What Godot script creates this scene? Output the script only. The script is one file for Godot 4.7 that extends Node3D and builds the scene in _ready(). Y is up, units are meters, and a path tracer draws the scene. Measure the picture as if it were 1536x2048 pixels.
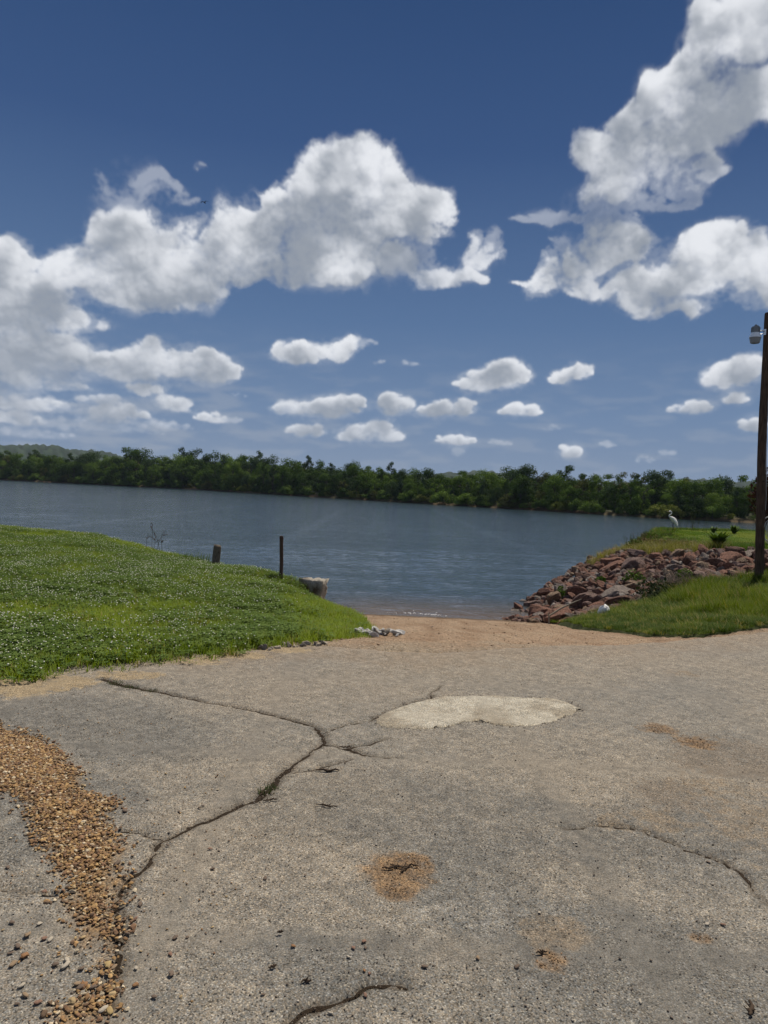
extends Node3D
# A boat ramp at a wide river: asphalt apron, dirt ramp, clover lawn, riprap bank with an egret, wooded far bank.

const WATER := -1.6
const SUN_AZ := 30.0
const SUN_EL := 60.0
const CRACKS := [
	[[-2.145, -5.510, 0.050], [-1.983, -5.394, 0.050], [-1.858, -5.332, 0.050], [-1.687, -5.253, 0.040], [-1.557, -5.195, 0.035], [-1.259, -5.043, 0.022], [-1.025, -4.960, 0.018], [-0.875, -4.914, 0.020], [-0.647, -4.793, 0.024], [-0.463, -4.675, 0.030], [-0.360, -4.571, 0.034], [-0.310, -4.360, 0.040], [-0.328, -4.290, 0.024], [-0.401, -4.128, 0.022], [-0.468, -3.963, 0.028], [-0.495, -3.876, 0.050], [-0.506, -3.767, 0.055], [-0.541, -3.650, 0.050], [-0.579, -3.516, 0.034], [-0.663, -3.414, 0.024], [-0.734, -3.303, 0.022], [-0.823, -3.197, 0.020], [-0.900, -3.075, 0.020], [-0.917, -3.005, 0.024], [-0.907, -2.923, 0.026], [-0.904, -2.838, 0.024], [-0.938, -2.762, 0.020], [-0.953, -2.688, 0.026], [-0.890, -2.488, 0.024], [-0.826, -2.355, 0.022], [-0.790, -2.233, 0.022], [-0.774, -2.101, 0.024], [-0.765, -2.027, 0.024]],
	[[-0.307, -4.326, 0.022], [-0.218, -4.294, 0.024], [-0.161, -4.260, 0.050], [-0.111, -4.217, 0.036], [-0.061, -4.175, 0.024], [0.040, -4.155, 0.010], [0.188, -4.141, 0.007]],
	[[-0.162, -4.276, 0.026], [-0.054, -4.339, 0.020], [0.013, -4.399, 0.014], [0.102, -4.463, 0.008]],
	[[-0.483, -3.870, 0.014], [-0.377, -3.909, 0.012], [-0.244, -4.002, 0.012], [-0.129, -4.105, 0.007]],
	[[-0.333, -4.518, 0.007], [-0.197, -4.679, 0.008], [-0.033, -4.802, 0.016], [0.042, -4.908, 0.035], [0.178, -5.083, 0.032], [0.353, -5.300, 0.045], [0.419, -5.335, 0.040], [0.421, -5.491, 0.014], [0.471, -5.635, 0.012], [0.537, -5.761, 0.008]],
	[[0.882, -3.336, 0.008], [1.007, -3.358, 0.008], [1.146, -3.380, 0.020], [1.253, -3.360, 0.016], [1.328, -3.318, 0.018], [1.379, -3.265, 0.020], [1.409, -3.213, 0.018], [1.440, -3.188, 0.016], [1.487, -3.166, 0.018], [1.532, -3.139, 0.024], [1.572, -3.083, 0.018], [1.601, -3.009, 0.020], [1.602, -2.939, 0.022], [1.577, -2.878, 0.020]],
	[[1.585, -2.893, 0.010], [1.582, -2.829, 0.015], [1.591, -2.788, 0.014], [1.626, -2.744, 0.012]],
	[[-0.210, -2.034, 0.022], [-0.180, -2.083, 0.024], [-0.144, -2.118, 0.022], [-0.094, -2.138, 0.020], [-0.055, -2.160, 0.016], [-0.009, -2.195, 0.018], [0.041, -2.223, 0.018], [0.086, -2.228, 0.012], [0.142, -2.218, 0.014]],
	[[-1.136, -3.145, 0.010], [-1.028, -3.127, 0.012], [-0.973, -3.096, 0.012], [-0.908, -3.075, 0.014]],
	[[0.597, -4.939, 0.008], [0.664, -4.905, 0.010], [0.726, -4.851, 0.010], [0.789, -4.901, 0.006]],
	[[-1.390, -2.638, 0.007], [-1.274, -2.633, 0.008], [-1.176, -2.627, 0.006]]]
const PATCH := [Vector2(-0.005, -4.755), Vector2(0.035, -4.885), Vector2(0.142, -5.043), Vector2(0.293, -5.217), Vector2(0.429, -5.311), Vector2(0.492, -5.396), Vector2(0.690, -5.451), Vector2(0.928, -5.487), Vector2(1.119, -5.462), Vector2(1.317, -5.478), Vector2(1.442, -5.432), Vector2(1.506, -5.341), Vector2(1.526, -5.247), Vector2(1.442, -5.142), Vector2(1.343, -5.039), Vector2(1.290, -4.967), Vector2(1.124, -4.851), Vector2(0.957, -4.789), Vector2(0.822, -4.801), Vector2(0.757, -4.875), Vector2(0.696, -4.888), Vector2(0.621, -4.837), Vector2(0.509, -4.741), Vector2(0.369, -4.664), Vector2(0.235, -4.647), Vector2(0.103, -4.659), Vector2(0.030, -4.679)]
const ASPHALT_EDGE := [Vector2(-1.657, -6.570), Vector2(-0.583, -7.078), Vector2(-0.180, -7.022), Vector2(0.218, -6.968), Vector2(0.618, -7.022), Vector2(1.036, -7.168), Vector2(1.536, -7.378), Vector2(1.945, -7.553), Vector2(2.417, -7.696), Vector2(3.069, -7.979), Vector2(3.784, -8.315), Vector2(4.423, -8.650), Vector2(4.924, -8.941)]
const GRAVEL := [Vector2(-2.599, -4.511), Vector2(-2.332, -4.375), Vector2(-2.073, -4.230), Vector2(-1.850, -4.076), Vector2(-1.743, -3.936), Vector2(-1.547, -3.709), Vector2(-1.437, -3.511), Vector2(-1.272, -3.442), Vector2(-1.209, -3.340), Vector2(-1.260, -3.259), Vector2(-1.144, -3.149), Vector2(-1.090, -3.041), Vector2(-1.024, -3.004), Vector2(-1.019, -2.863), Vector2(-1.002, -2.790), Vector2(-0.936, -2.759), Vector2(-0.945, -2.638), Vector2(-0.899, -2.517), Vector2(-0.848, -2.406), Vector2(-0.821, -2.355), Vector2(-0.788, -2.210), Vector2(-0.755, -2.124), Vector2(-0.713, -2.005), Vector2(-0.824, -1.962), Vector2(-0.893, -1.958), Vector2(-0.933, -2.071), Vector2(-0.826, -2.141), Vector2(-0.847, -2.230), Vector2(-0.903, -2.350), Vector2(-0.966, -2.320), Vector2(-1.040, -2.449), Vector2(-1.141, -2.591), Vector2(-1.151, -2.742), Vector2(-1.261, -2.787), Vector2(-1.323, -2.897), Vector2(-1.401, -2.951), Vector2(-1.430, -3.055), Vector2(-1.560, -3.182), Vector2(-1.692, -3.373), Vector2(-1.747, -3.480), Vector2(-1.836, -3.459), Vector2(-1.982, -3.456)]
const STAINS := [[0.12, -2.88, 0.16, 0.16, "s"], [0.20, -2.96, 0.09, 0.09, "s"], [0.11, -2.75, 0.08, 0.07, "s"], [0.63, -2.37, 0.08, 0.07, "s"], [0.69, -2.54, 0.11, 0.09, "o"], [0.64, -2.51, 0.09, 0.09, "o"], [1.21, -2.53, 0.05, 0.04, "s"], [1.96, -4.87, 0.15, 0.13, "s"], [2.10, -4.63, 0.18, 0.14, "s"], [2.25, -4.72, 0.11, 0.08, "o"], [2.06, -4.29, 0.23, 0.18, "g"], [2.30, -4.40, 0.27, 0.35, "g"], [1.63, -3.76, 0.20, 0.18, "g"], [1.39, -3.48, 0.16, 0.11, "o"], [1.28, -3.39, 0.15, 0.07, "o"], [1.20, -3.44, 0.08, 0.07, "o"], [1.93, -3.56, 0.32, 0.53, "o"], [1.38, -3.26, 0.39, 0.29, "d"], [0.59, -3.19, 0.47, 0.28, "d"], [0.38, -2.70, 0.24, 0.20, "d"], [0.82, -2.55, 0.23, 0.15, "d"], [0.96, -2.32, 0.45, 0.28, "d"], [0.75, -3.39, 0.30, 0.21, "d"], [0.14, -3.50, 0.66, 0.34, "d"], [-0.01, -2.33, 0.30, 0.15, "d"], [-0.11, -2.23, 0.10, 0.05, "d"], [0.41, -2.64, 0.12, 0.10, "w"], [0.22, -2.57, 0.07, 0.09, "w"], [0.34, -2.94, 0.09, 0.08, "d"], [-0.34, -3.35, 0.48, 0.41, "t"], [-0.66, -3.78, 0.54, 0.53, "t"], [1.49, -4.15, 0.63, 0.47, "t"], [1.11, -4.43, 0.66, 0.27, "t"], [-0.39, -5.40, 0.77, 0.53, "t"], [-0.36, -2.86, 0.41, 0.30, "t"], [0.01, -2.55, 0.22, 0.12, "t"], [0.26, -2.35, 0.22, 0.13, "t"], [0.78, -2.91, 0.15, 0.15, "t"], [1.12, -6.40, 1.26, 0.40, "t"], [2.65, -6.86, 1.29, 0.38, "t"], [2.80, -6.51, 0.15, 0.11, "o"], [-2.83, -5.29, 0.46, 0.33, "y"], [-2.36, -5.34, 0.21, 0.15, "y"], [-1.97, -5.63, 0.23, 0.11, "y"], [-1.65, -6.19, 0.25, 0.14, "y"], [-1.26, -6.45, 0.27, 0.13, "y"], [-0.94, -6.75, 0.28, 0.12, "y"], [-2.12, -4.58, 0.56, 0.34, "d"], [-1.44, -3.45, 0.29, 0.22, "d"], [-1.46, -3.01, 0.15, 0.17, "d"], [-1.52, -4.28, 0.47, 0.33, "d"]]
const LOOSE := [[0.511, -2.328, 0.0222, "d"], [0.200, -2.308, 0.0218, "d"], [-0.005, -2.421, 0.0225, "r"], [-0.040, -2.386, 0.0182, "r"], [0.001, -2.389, 0.0162, "d"], [-0.245, -2.378, 0.0203, "o"], [0.385, -2.365, 0.0203, "t"], [0.007, -2.161, 0.0189, "r"], [-0.182, -2.211, 0.0193, "r"], [-0.177, -2.212, 0.0135, "d"], [-0.309, -2.144, 0.0133, "d"], [-0.053, -2.337, 0.0160, "w"], [0.001, -2.274, 0.0157, "o"], [0.018, -2.261, 0.0156, "r"], [-0.095, -2.080, 0.0185, "w"], [-0.633, -2.838, 0.0210, "d"], [-0.837, -2.573, 0.0221, "d"], [-0.825, -2.487, 0.0195, "r"], [-0.816, -2.453, 0.0171, "r"], [-0.821, -2.403, 0.0211, "d"], [-0.654, -2.393, 0.0249, "d"], [-0.615, -2.401, 0.0166, "d"], [-0.645, -2.308, 0.0203, "r"], [-0.614, -2.214, 0.0256, "d"], [-0.708, -2.155, 0.0235, "o"], [-0.634, -2.110, 0.0211, "d"], [-0.733, -2.232, 0.0180, "w"], [-0.411, -2.789, 0.0228, "d"], [-0.255, -2.827, 0.0138, "d"], [-0.869, -3.009, 0.0198, "d"], [-0.682, -2.995, 0.0195, "r"], [-0.819, -3.404, 0.0190, "d"], [-0.830, -3.382, 0.0189, "d"], [-0.913, -3.332, 0.0188, "d"], [-1.100, -3.443, 0.0195, "d"], [-1.162, -3.309, 0.0326, "d"], [-1.024, -2.844, 0.0337, "d"], [-0.984, -2.909, 0.0220, "t"], [-1.152, -2.372, 0.0304, "t"], [-1.155, -2.312, 0.0278, "d"], [-1.089, -2.358, 0.0236, "r"], [-1.125, -2.224, 0.0292, "t"], [-1.109, -2.265, 0.0337, "o"], [-1.238, -2.435, 0.0223, "d"], [-1.218, -2.628, 0.0256, "r"], [-1.143, -2.436, 0.0220, "w"], [-1.066, -2.354, 0.0214, "w"], [-1.161, -2.277, 0.0191, "d"], [-1.018, -2.091, 0.0258, "t"], [-0.967, -2.065, 0.0235, "r"], [-1.025, -2.058, 0.0158, "d"], [-1.437, -2.780, 0.0223, "d"], [-1.787, -3.391, 0.0205, "d"], [-1.050, -2.131, 0.0242, "w"], [1.273, -2.602, 0.0210, "w"], [1.333, -2.603, 0.0211, "r"], [0.653, -2.635, 0.0178, "w"], [1.488, -3.064, 0.0186, "d"], [0.873, -2.183, 0.0160, "w"], [-1.018, -2.479, 0.0264, "t"], [-0.958, -2.227, 0.0327, "w"], [-0.992, -2.230, 0.0267, "d"], [-0.902, -2.219, 0.0264, "d"], [-0.873, -2.216, 0.0222, "t"], [-0.884, -2.148, 0.0278, "t"], [-0.864, -2.149, 0.0258, "o"], [-0.870, -2.134, 0.0277, "d"], [-0.832, -2.136, 0.0276, "d"], [-0.765, -2.045, 0.0305, "w"], [-0.743, -2.042, 0.0285, "y"], [-0.828, -2.243, 0.0284, "y"], [-0.803, -2.232, 0.0242, "t"], [-0.966, -2.255, 0.0248, "w"]]
const TWIGS := [[-0.251, -3.902, 0.131, 0.00], [-0.173, -4.258, 0.071, 0.20], [-0.221, -3.451, 0.107, -0.20], [-0.505, -3.495, 0.071, 0.20], [0.095, -2.904, 0.079, 0.30], [0.122, -2.913, 0.066, -0.30], [0.164, -2.921, 0.094, 0.10], [0.145, -2.892, 0.056, 0.90], [0.611, -2.403, 0.042, 0.20], [1.210, -2.165, 0.071, 1.00], [-0.182, -2.209, 0.031, 0.10], [-0.300, -2.444, 0.021, 0.30], [-0.298, -2.265, 0.027, 0.50]]
const CLOUDS := [
	[-4.18, 21.66, 5.16, 2.97, 1.00], [-6.81, 18.71, 5.15, 2.75, 1.00], [-1.35, 20.79, 4.77, 2.69, 1.00], [2.23, 20.91, 2.38, 1.69, 1.00], [-4.26, 23.32, 2.77, 1.46, 1.00], [-1.49, 23.47, 1.99, 1.30, 1.00], [-9.24, 20.59, 2.73, 1.67, 1.00], [-11.50, 19.00, 2.70, 2.03, 1.00], [-5.91, 16.28, 3.57, 1.26, 1.00], [-2.77, 17.19, 4.38, 1.78, 1.00], [1.23, 17.01, 2.39, 1.43, 0.60], [-12.56, 16.79, 3.07, 1.74, 1.00],
	[-16.29, 16.03, 3.74, 2.75, 1.00], [-20.64, 16.83, 3.21, 2.00, 1.00], [-22.31, 14.88, 3.86, 2.35, 1.00], [-18.76, 13.61, 4.40, 1.58, 1.00], [-23.98, 13.95, 2.72, 1.35, 1.00], [-19.98, 18.27, 1.42, 0.99, 1.00], [-26.88, 12.16, 2.94, 2.00, 1.00], [-28.21, 14.93, 1.57, 0.97, 1.00], [-28.79, 13.19, 1.87, 1.95, 1.00], [-25.56, 10.98, 3.69, 1.03, 1.00], [-28.11, 10.62, 2.22, 1.34, 1.00], [-15.48, 14.34, 2.25, 1.42, 1.00],
	[-21.10, 20.07, 2.11, 1.27, 0.42], [-17.55, 20.61, 1.46, 0.81, 0.45], [-19.38, 21.31, 1.79, 0.64, 0.40], [-15.43, 22.86, 0.52, 0.38, 0.40], [24.68, 31.68, 2.23, 1.39, 1.00], [23.50, 30.06, 2.44, 1.72, 1.00], [22.61, 28.56, 2.64, 1.78, 1.00], [21.00, 27.36, 2.54, 1.71, 1.00], [18.95, 27.01, 2.27, 1.60, 1.00], [16.92, 25.25, 2.33, 1.52, 1.00], [15.34, 24.28, 1.83, 1.71, 1.00], [15.27, 22.54, 1.65, 1.60, 1.00],
	[18.47, 23.42, 2.63, 1.25, 0.80], [20.14, 24.81, 2.74, 1.50, 0.90], [22.49, 25.29, 2.65, 1.47, 1.00], [24.41, 26.20, 2.41, 1.42, 1.00], [26.56, 27.40, 1.56, 1.23, 1.00], [26.03, 25.96, 1.73, 1.27, 0.90], [20.92, 23.35, 2.38, 0.98, 0.75], [16.76, 21.96, 1.62, 0.90, 0.85], [22.34, 22.43, 1.51, 0.93, 0.75], [21.39, 21.27, 1.36, 0.70, 0.62], [13.95, 25.92, 1.11, 0.92, 0.60], [19.30, 21.45, 2.09, 0.80, 0.60],
	[26.30, 31.14, 1.25, 1.52, 0.80], [17.59, 20.27, 2.14, 0.53, 0.45], [12.02, 20.54, 1.89, 0.47, 0.45], [15.00, 20.75, 1.47, 0.46, 0.50], [24.36, 16.47, 3.22, 1.97, 1.00], [21.36, 16.01, 3.04, 1.69, 1.00], [26.28, 16.96, 2.50, 1.93, 1.00], [22.93, 18.23, 1.67, 0.98, 1.00], [18.96, 15.10, 2.11, 1.22, 1.00], [27.36, 14.58, 2.16, 1.64, 1.00], [24.58, 18.41, 1.30, 0.81, 1.00], [21.13, 13.95, 2.73, 0.87, 1.00],
	[13.37, 16.70, 3.35, 1.40, 1.00], [15.53, 18.02, 2.55, 1.37, 1.00], [16.55, 19.33, 1.81, 1.01, 1.00], [10.73, 16.03, 1.53, 0.72, 1.00], [14.92, 15.60, 2.21, 0.71, 1.00], [12.49, 18.82, 0.95, 0.69, 0.55], [17.70, 18.26, 2.14, 1.35, 1.00], [6.71, 18.54, 1.37, 1.05, 0.80], [5.21, 16.92, 1.97, 0.90, 0.85], [3.26, 16.34, 1.98, 0.90, 0.85], [7.83, 19.59, 0.78, 0.69, 0.50], [0.42, 17.34, 1.99, 1.07, 0.70],
	[11.25, 20.56, 1.52, 0.41, 0.35], [13.13, 20.83, 1.50, 0.47, 0.35], [-27.12, 9.05, 3.60, 1.37, 1.00], [-25.18, 9.29, 1.66, 0.87, 1.00], [-27.71, 7.24, 3.24, 1.21, 1.00], [-23.83, 8.38, 2.39, 1.06, 1.00], [-20.72, 8.16, 2.13, 1.27, 1.00], [-18.94, 8.15, 2.18, 1.29, 1.00], [-18.62, 9.29, 1.27, 0.91, 1.00], [-15.28, 8.47, 2.64, 1.31, 1.00], [-15.68, 9.19, 1.50, 0.74, 1.00], [-13.77, 8.41, 1.91, 0.94, 1.00],
	[-24.80, 7.21, 2.02, 0.71, 0.60], [-25.44, 6.43, 2.68, 0.43, 0.75], [-17.36, 4.07, 2.22, 0.42, 0.70], [-26.32, 2.84, 2.98, 0.36, 0.65], [-22.04, 5.66, 1.75, 0.44, 0.75], [-18.89, 6.67, 1.27, 0.52, 1.00], [-16.75, 5.82, 1.56, 0.76, 1.00], [-26.70, 4.88, 2.96, 0.64, 1.00], [-27.68, 5.85, 1.92, 0.49, 0.60], [-24.40, 4.91, 1.35, 0.36, 0.50], [-20.62, 4.85, 2.14, 0.67, 1.00], [-21.66, 4.21, 1.76, 0.44, 0.80],
	[-27.31, 3.76, 1.61, 0.50, 1.00], [-14.03, 4.94, 1.33, 0.46, 1.00], [-12.30, 4.86, 0.96, 0.31, 0.50], [-23.70, 3.69, 2.75, 0.51, 0.50], [-19.88, 3.59, 2.90, 0.38, 0.45], [-11.80, 6.83, 0.77, 0.23, 0.40], [-7.63, 10.11, 2.17, 0.84, 1.00], [-5.28, 10.72, 2.19, 0.84, 1.00], [-3.70, 11.19, 1.00, 0.57, 1.00], [-2.10, 11.27, 1.00, 0.38, 0.50], [-6.28, 6.00, 3.19, 0.71, 1.00], [-3.51, 6.73, 1.60, 0.63, 1.00],
	[-4.69, 6.28, 2.40, 0.63, 1.00], [-8.25, 5.89, 0.99, 0.39, 0.50], [0.52, 6.52, 1.60, 0.87, 1.00], [4.93, 6.49, 1.99, 0.63, 1.00], [6.10, 7.00, 0.79, 0.39, 1.00], [3.34, 6.24, 1.20, 0.47, 1.00], [-6.53, 4.32, 1.79, 0.59, 1.00], [-1.20, 4.34, 2.61, 0.80, 1.00], [-0.62, 4.89, 1.21, 0.48, 1.00], [-2.99, 3.98, 1.20, 0.48, 1.00], [8.38, 8.93, 2.72, 0.96, 1.00], [9.12, 9.71, 1.36, 0.84, 1.00],
	[6.82, 8.50, 1.77, 0.58, 1.00], [10.12, 9.15, 1.16, 0.57, 1.00], [14.32, 9.38, 1.49, 0.56, 1.00], [15.04, 9.94, 0.93, 0.45, 1.00], [13.40, 8.99, 0.76, 0.38, 1.00], [10.45, 6.57, 1.74, 0.50, 1.00], [5.44, 4.13, 1.59, 0.48, 1.00], [9.01, 4.06, 0.98, 0.28, 0.60], [14.43, 3.52, 0.94, 0.54, 1.00], [17.19, 4.17, 0.73, 0.30, 0.60], [25.43, 9.23, 2.08, 0.98, 1.00], [26.69, 9.71, 1.26, 0.86, 1.00],
	[24.79, 8.90, 1.14, 0.53, 1.00], [25.84, 7.57, 0.97, 0.42, 1.00], [22.72, 6.84, 1.52, 0.44, 0.80], [23.56, 7.06, 0.84, 0.29, 1.00], [27.07, 5.68, 0.95, 0.53, 1.00], [-0.84, 9.87, 0.40, 0.23, 0.40], [1.55, 10.20, 0.80, 0.31, 0.50], [12.82, 5.34, 0.95, 0.31, 0.30], [21.34, 3.62, 0.69, 0.37, 0.40], [19.96, 3.03, 0.71, 0.30, 0.40], [5.68, 3.15, 0.48, 0.32, 0.50]]
const SKYLINE := [[-195.2, -311.3, 11.8], [-172.8, -295.5, 11.3], [-152.5, -281.3, 10.8], [-137.4, -274.8, 11.2], [-118.3, -266.6, 11.0], [-104.7, -260.8, 11.9], [-97.0, -257.5, 11.5], [-85.3, -252.6, 13.8], [-77.1, -249.1, 12.9], [-73.1, -247.3, 13.5], [-68.1, -245.2, 14.2], [-63.3, -243.1, 13.4], [-56.4, -236.0, 12.8], [-47.9, -227.1, 13.1], [-40.0, -218.9, 12.7], [-34.4, -213.1, 11.5], [-30.9, -209.4, 11.1], [-22.5, -200.7, 12.1], [-17.8, -195.8, 11.1], [-13.3, -191.2, 10.1], [-9.1, -186.7, 9.7], [-3.7, -181.1, 10.0], [0.8, -176.6, 9.8], [3.8, -173.8, 8.5], [6.8, -171.1, 8.9], [9.6, -168.5, 7.6], [11.9, -166.4, 8.5], [17.2, -161.5, 7.9], [21.3, -157.8, 8.6], [25.2, -154.2, 8.0], [28.9, -150.9, 9.5], [32.4, -147.6, 9.2], [34.9, -145.0, 9.6], [38.7, -140.3, 9.0], [40.2, -138.4, 7.9], [42.6, -135.4, 7.7], [45.0, -132.4, 8.7], [47.5, -129.2, 8.5], [50.2, -127.9, 8.8], [53.0, -127.1, 8.2], [56.2, -126.2, 8.9], [57.8, -125.7, 8.4], [59.3, -125.3, 7.9], [63.2, -124.2, 8.6], [66.7, -122.6, 8.5], [70.7, -120.6, 8.7], [77.2, -117.5, 8.9]]
const BANK := [Vector2(-524.5, -543.4), Vector2(-152.5, -281.3), Vector2(-63.3, -243.1), Vector2(-0.1, -177.4), Vector2(34.1, -146.0), Vector2(48.1, -128.4), Vector2(64.0, -124.0), Vector2(80.9, -115.6)]
const LAWN_EDGE := [Vector2(-40, -3.0), Vector2(-10, -3.6), Vector2(-5.2, -4.3), Vector2(-2.79, -5.25), Vector2(-1.78, -5.95), Vector2(-0.62, -7.1), Vector2(-0.12, -8.1), Vector2(-0.1, -9.3), Vector2(-0.6, -12.2), Vector2(-1.12, -12.85), Vector2(-1.45, -13.2), Vector2(-1.83, -13.2), Vector2(-3.3, -14.0), Vector2(-5.2, -16.1), Vector2(-7.4, -18.7), Vector2(-9.7, -19.0), Vector2(-40, -22)]
const LAWN_POINTS := [[-2.79, 0.0, -5.23], [-1.78, 0.0, -5.91], [-0.59, -0.01, -7.1], [-0.1, -0.32, -9.25], [-0.5, -0.88, -12.8], [-1.05, -0.78, -12.9], [-1.47, -0.2, -13.3], [-1.83, -0.15, -12.93], [-3.2, -0.1, -13.74], [-5.0, -0.05, -15.6], [-7.4, 0.0, -18.5], [-9.73, 0.1, -18.0], [-12.0, 0.12, -14.0], [-6.0, 0.05, -11.0], [-3.0, -0.02, -9.0], [-1.3, -0.08, -9.5], [-1.5, -0.14, -11.5], [-8.0, 0.0, -6.0], [-12.0, 0.0, -4.0], [-30.0, 0.1, -8.0], [-30.0, 0.1, -20.0]]
const RIGHT_EDGE := [Vector2(3.7, -9.9), Vector2(4.1, -9.12), Vector2(5.2, -9.5), Vector2(9, -9.4), Vector2(26, -8.5), Vector2(45, -8), Vector2(45, -42), Vector2(20, -40.5), Vector2(14.3, -37.3), Vector2(11.3, -30.8), Vector2(8.8, -26.2), Vector2(7.3, -24.6), Vector2(5.9, -23.2), Vector2(3.5, -19.8), Vector2(3.2, -18.4), Vector2(4.05, -15.9), Vector2(3.6, -11.9)]
const RIGHT_POINTS := [[4.1, -1.25, -15.95], [3.72, -0.6, -11.88], [3.73, -0.25, -9.71], [4.12, -0.1, -9.07], [5.21, 0.0, -9.47], [9.0, 0.0, -9.0], [20.0, 0.0, -8.5], [4.79, -0.9, -15.03], [6.69, -0.75, -17.57], [7.67, -0.5, -17.0], [9.34, -0.4, -17.5], [16.0, -0.1, -17.2], [25.0, 0.1, -17.0], [6.0, -1.2, -23.09], [7.31, -0.7, -24.3], [8.2, -0.28, -24.0], [10.34, 0.2, -21.4], [9.5, -0.02, -21.0], [13.0, 0.2, -21.2], [20.0, 0.25, -21.0], [30.0, 0.3, -20.0], [16.3, 0.05, -33.8], [14.2, 0.14, -34.6], [13.0, -0.10, -32.0], [11.7, 0.02, -31.2], [9.2, -0.28, -26.4], [3.6, -1.75, -18.8], [20.0, 0.05, -38.0], [38.0, 0.2, -35.0], [7.0, -0.3, -13.0], [10.0, -0.1, -13.0], [5.5, -1.15, -19.5], [7.5, -0.55, -20.3], [4.4, -1.65, -20.6], [11.0, -0.2, -19.0]]
const ROCK_AREA := [Vector2(3.2, -18.6), Vector2(3.5, -19.9), Vector2(5.8, -23.3), Vector2(7.4, -25.3), Vector2(8.6, -26.9), Vector2(9.3, -26.3), Vector2(9.3, -23.4), Vector2(10.3, -21.7), Vector2(13.5, -21.3), Vector2(18, -21.2), Vector2(18, -17.8), Vector2(9.9, -17.75), Vector2(7.8, -17.4), Vector2(6.8, -17.2), Vector2(5.9, -16.3), Vector2(4.9, -15.4), Vector2(4.1, -16.1), Vector2(3.4, -17.4)]

var rng := RandomNumberGenerator.new()
var taken := {}
var M := {}
var crack_lines := []
var lawn_w := PackedFloat64Array()
var right_w := PackedFloat64Array()
var lawn_y: Dictionary
var lawn_d: Dictionary
var right_y: Dictionary
var right_d: Dictionary
var rock_d: Dictionary
var gravel_d: Dictionary
var soft: FastNoiseLite
var fine: FastNoiseLite


# ------------------------------------------------------------------ helpers
func numbered(called: String) -> String:
	var n: int = taken.get(called, -1) + 1
	taken[called] = n
	return called if n == 0 else "%s_%03d" % [called, n]

func obj(called: String, mesh: Mesh, material: Material, parent: Node = null) -> MeshInstance3D:
	var o := MeshInstance3D.new()
	o.mesh = mesh
	if material:
		o.material_override = material
	if parent:
		o.name = called
		parent.add_child(o, true)
	else:
		o.name = numbered(called)
		add_child(o, true)
	return o

func tag(o: Node, label: String, category: String, group := "") -> void:
	o.set_meta("label", label)
	o.set_meta("category", category)
	if group:
		o.set_meta("group", group)

func thing(called: String, label: String, category: String, at := Vector3.ZERO, turn := 0.0, group := "") -> Node3D:
	var o := Node3D.new()
	o.name = numbered(called)
	add_child(o, true)
	o.position = at
	o.rotation.y = turn
	tag(o, label, category, group)
	return o

func struct(called: String, mesh: Mesh, material: Material) -> MeshInstance3D:
	var o := obj(called, mesh, material)
	o.set_meta("kind", "structure")
	return o

func stuff(called: String, label: String, mesh: Mesh, material: Material, where: Array, tints: Array, category := "plants") -> MultiMeshInstance3D:
	var mm := MultiMesh.new()
	mm.transform_format = MultiMesh.TRANSFORM_3D
	mm.use_colors = true
	mm.mesh = mesh
	mm.instance_count = where.size()
	var gain := (1.12 if called == "tall_grass" else 1.36) if category in ["grass", "clover"] else 1.0
	for i in where.size():
		mm.set_instance_transform(i, where[i])
		mm.set_instance_color(i, tints[i] * gain)
	var o := MultiMeshInstance3D.new()
	o.multimesh = mm
	o.material_override = material
	o.name = numbered(called)
	add_child(o, true)
	o.set_meta("kind", "stuff")
	tag(o, label, category)
	return o

func noise(seed_: int, freq: float, octaves := 4, kind := FastNoiseLite.TYPE_SIMPLEX_SMOOTH) -> FastNoiseLite:
	var n := FastNoiseLite.new()
	n.seed = seed_
	n.noise_type = kind
	n.frequency = freq
	n.fractal_octaves = octaves
	n.fractal_type = FastNoiseLite.FRACTAL_FBM
	return n

func tex(n: FastNoiseLite, size: int, ramp: Array, as_normal := false, strength := 4.0) -> NoiseTexture2D:
	var t := NoiseTexture2D.new()
	t.width = size
	t.height = size
	t.seamless = true
	t.seamless_blend_skirt = 0.2
	t.noise = n
	if as_normal:
		t.as_normal_map = true
		t.bump_strength = strength
	elif ramp.size():
		var g := Gradient.new()
		var off := PackedFloat32Array()
		var col := PackedColorArray()
		for r in ramp:
			off.append(r[0])
			col.append(r[1])
		g.offsets = off
		g.colors = col
		t.color_ramp = g
	return t

func lin(r: float, g: float, b: float) -> Color:
	return Color(r, g, b).linear_to_srgb()

func grey(v: float) -> Color:
	return Color(v, v, v)

func mat(color: Color, rough := 0.9, vertex := false) -> StandardMaterial3D:
	var m := StandardMaterial3D.new()
	m.albedo_color = color
	m.roughness = rough
	m.metallic_specular = 0.3
	m.vertex_color_use_as_albedo = vertex
	return m

func with_grain(m: StandardMaterial3D, color_tex: Texture2D, height_tex: Texture2D, scale: Vector3, relief: float, world := true) -> StandardMaterial3D:
	m.uv1_triplanar = true
	m.uv1_world_triplanar = world
	m.uv1_scale = scale
	if color_tex:
		m.albedo_texture = color_tex
	if height_tex:
		m.heightmap_enabled = true
		m.heightmap_texture = height_tex
		m.heightmap_scale = relief
	return m

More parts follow.
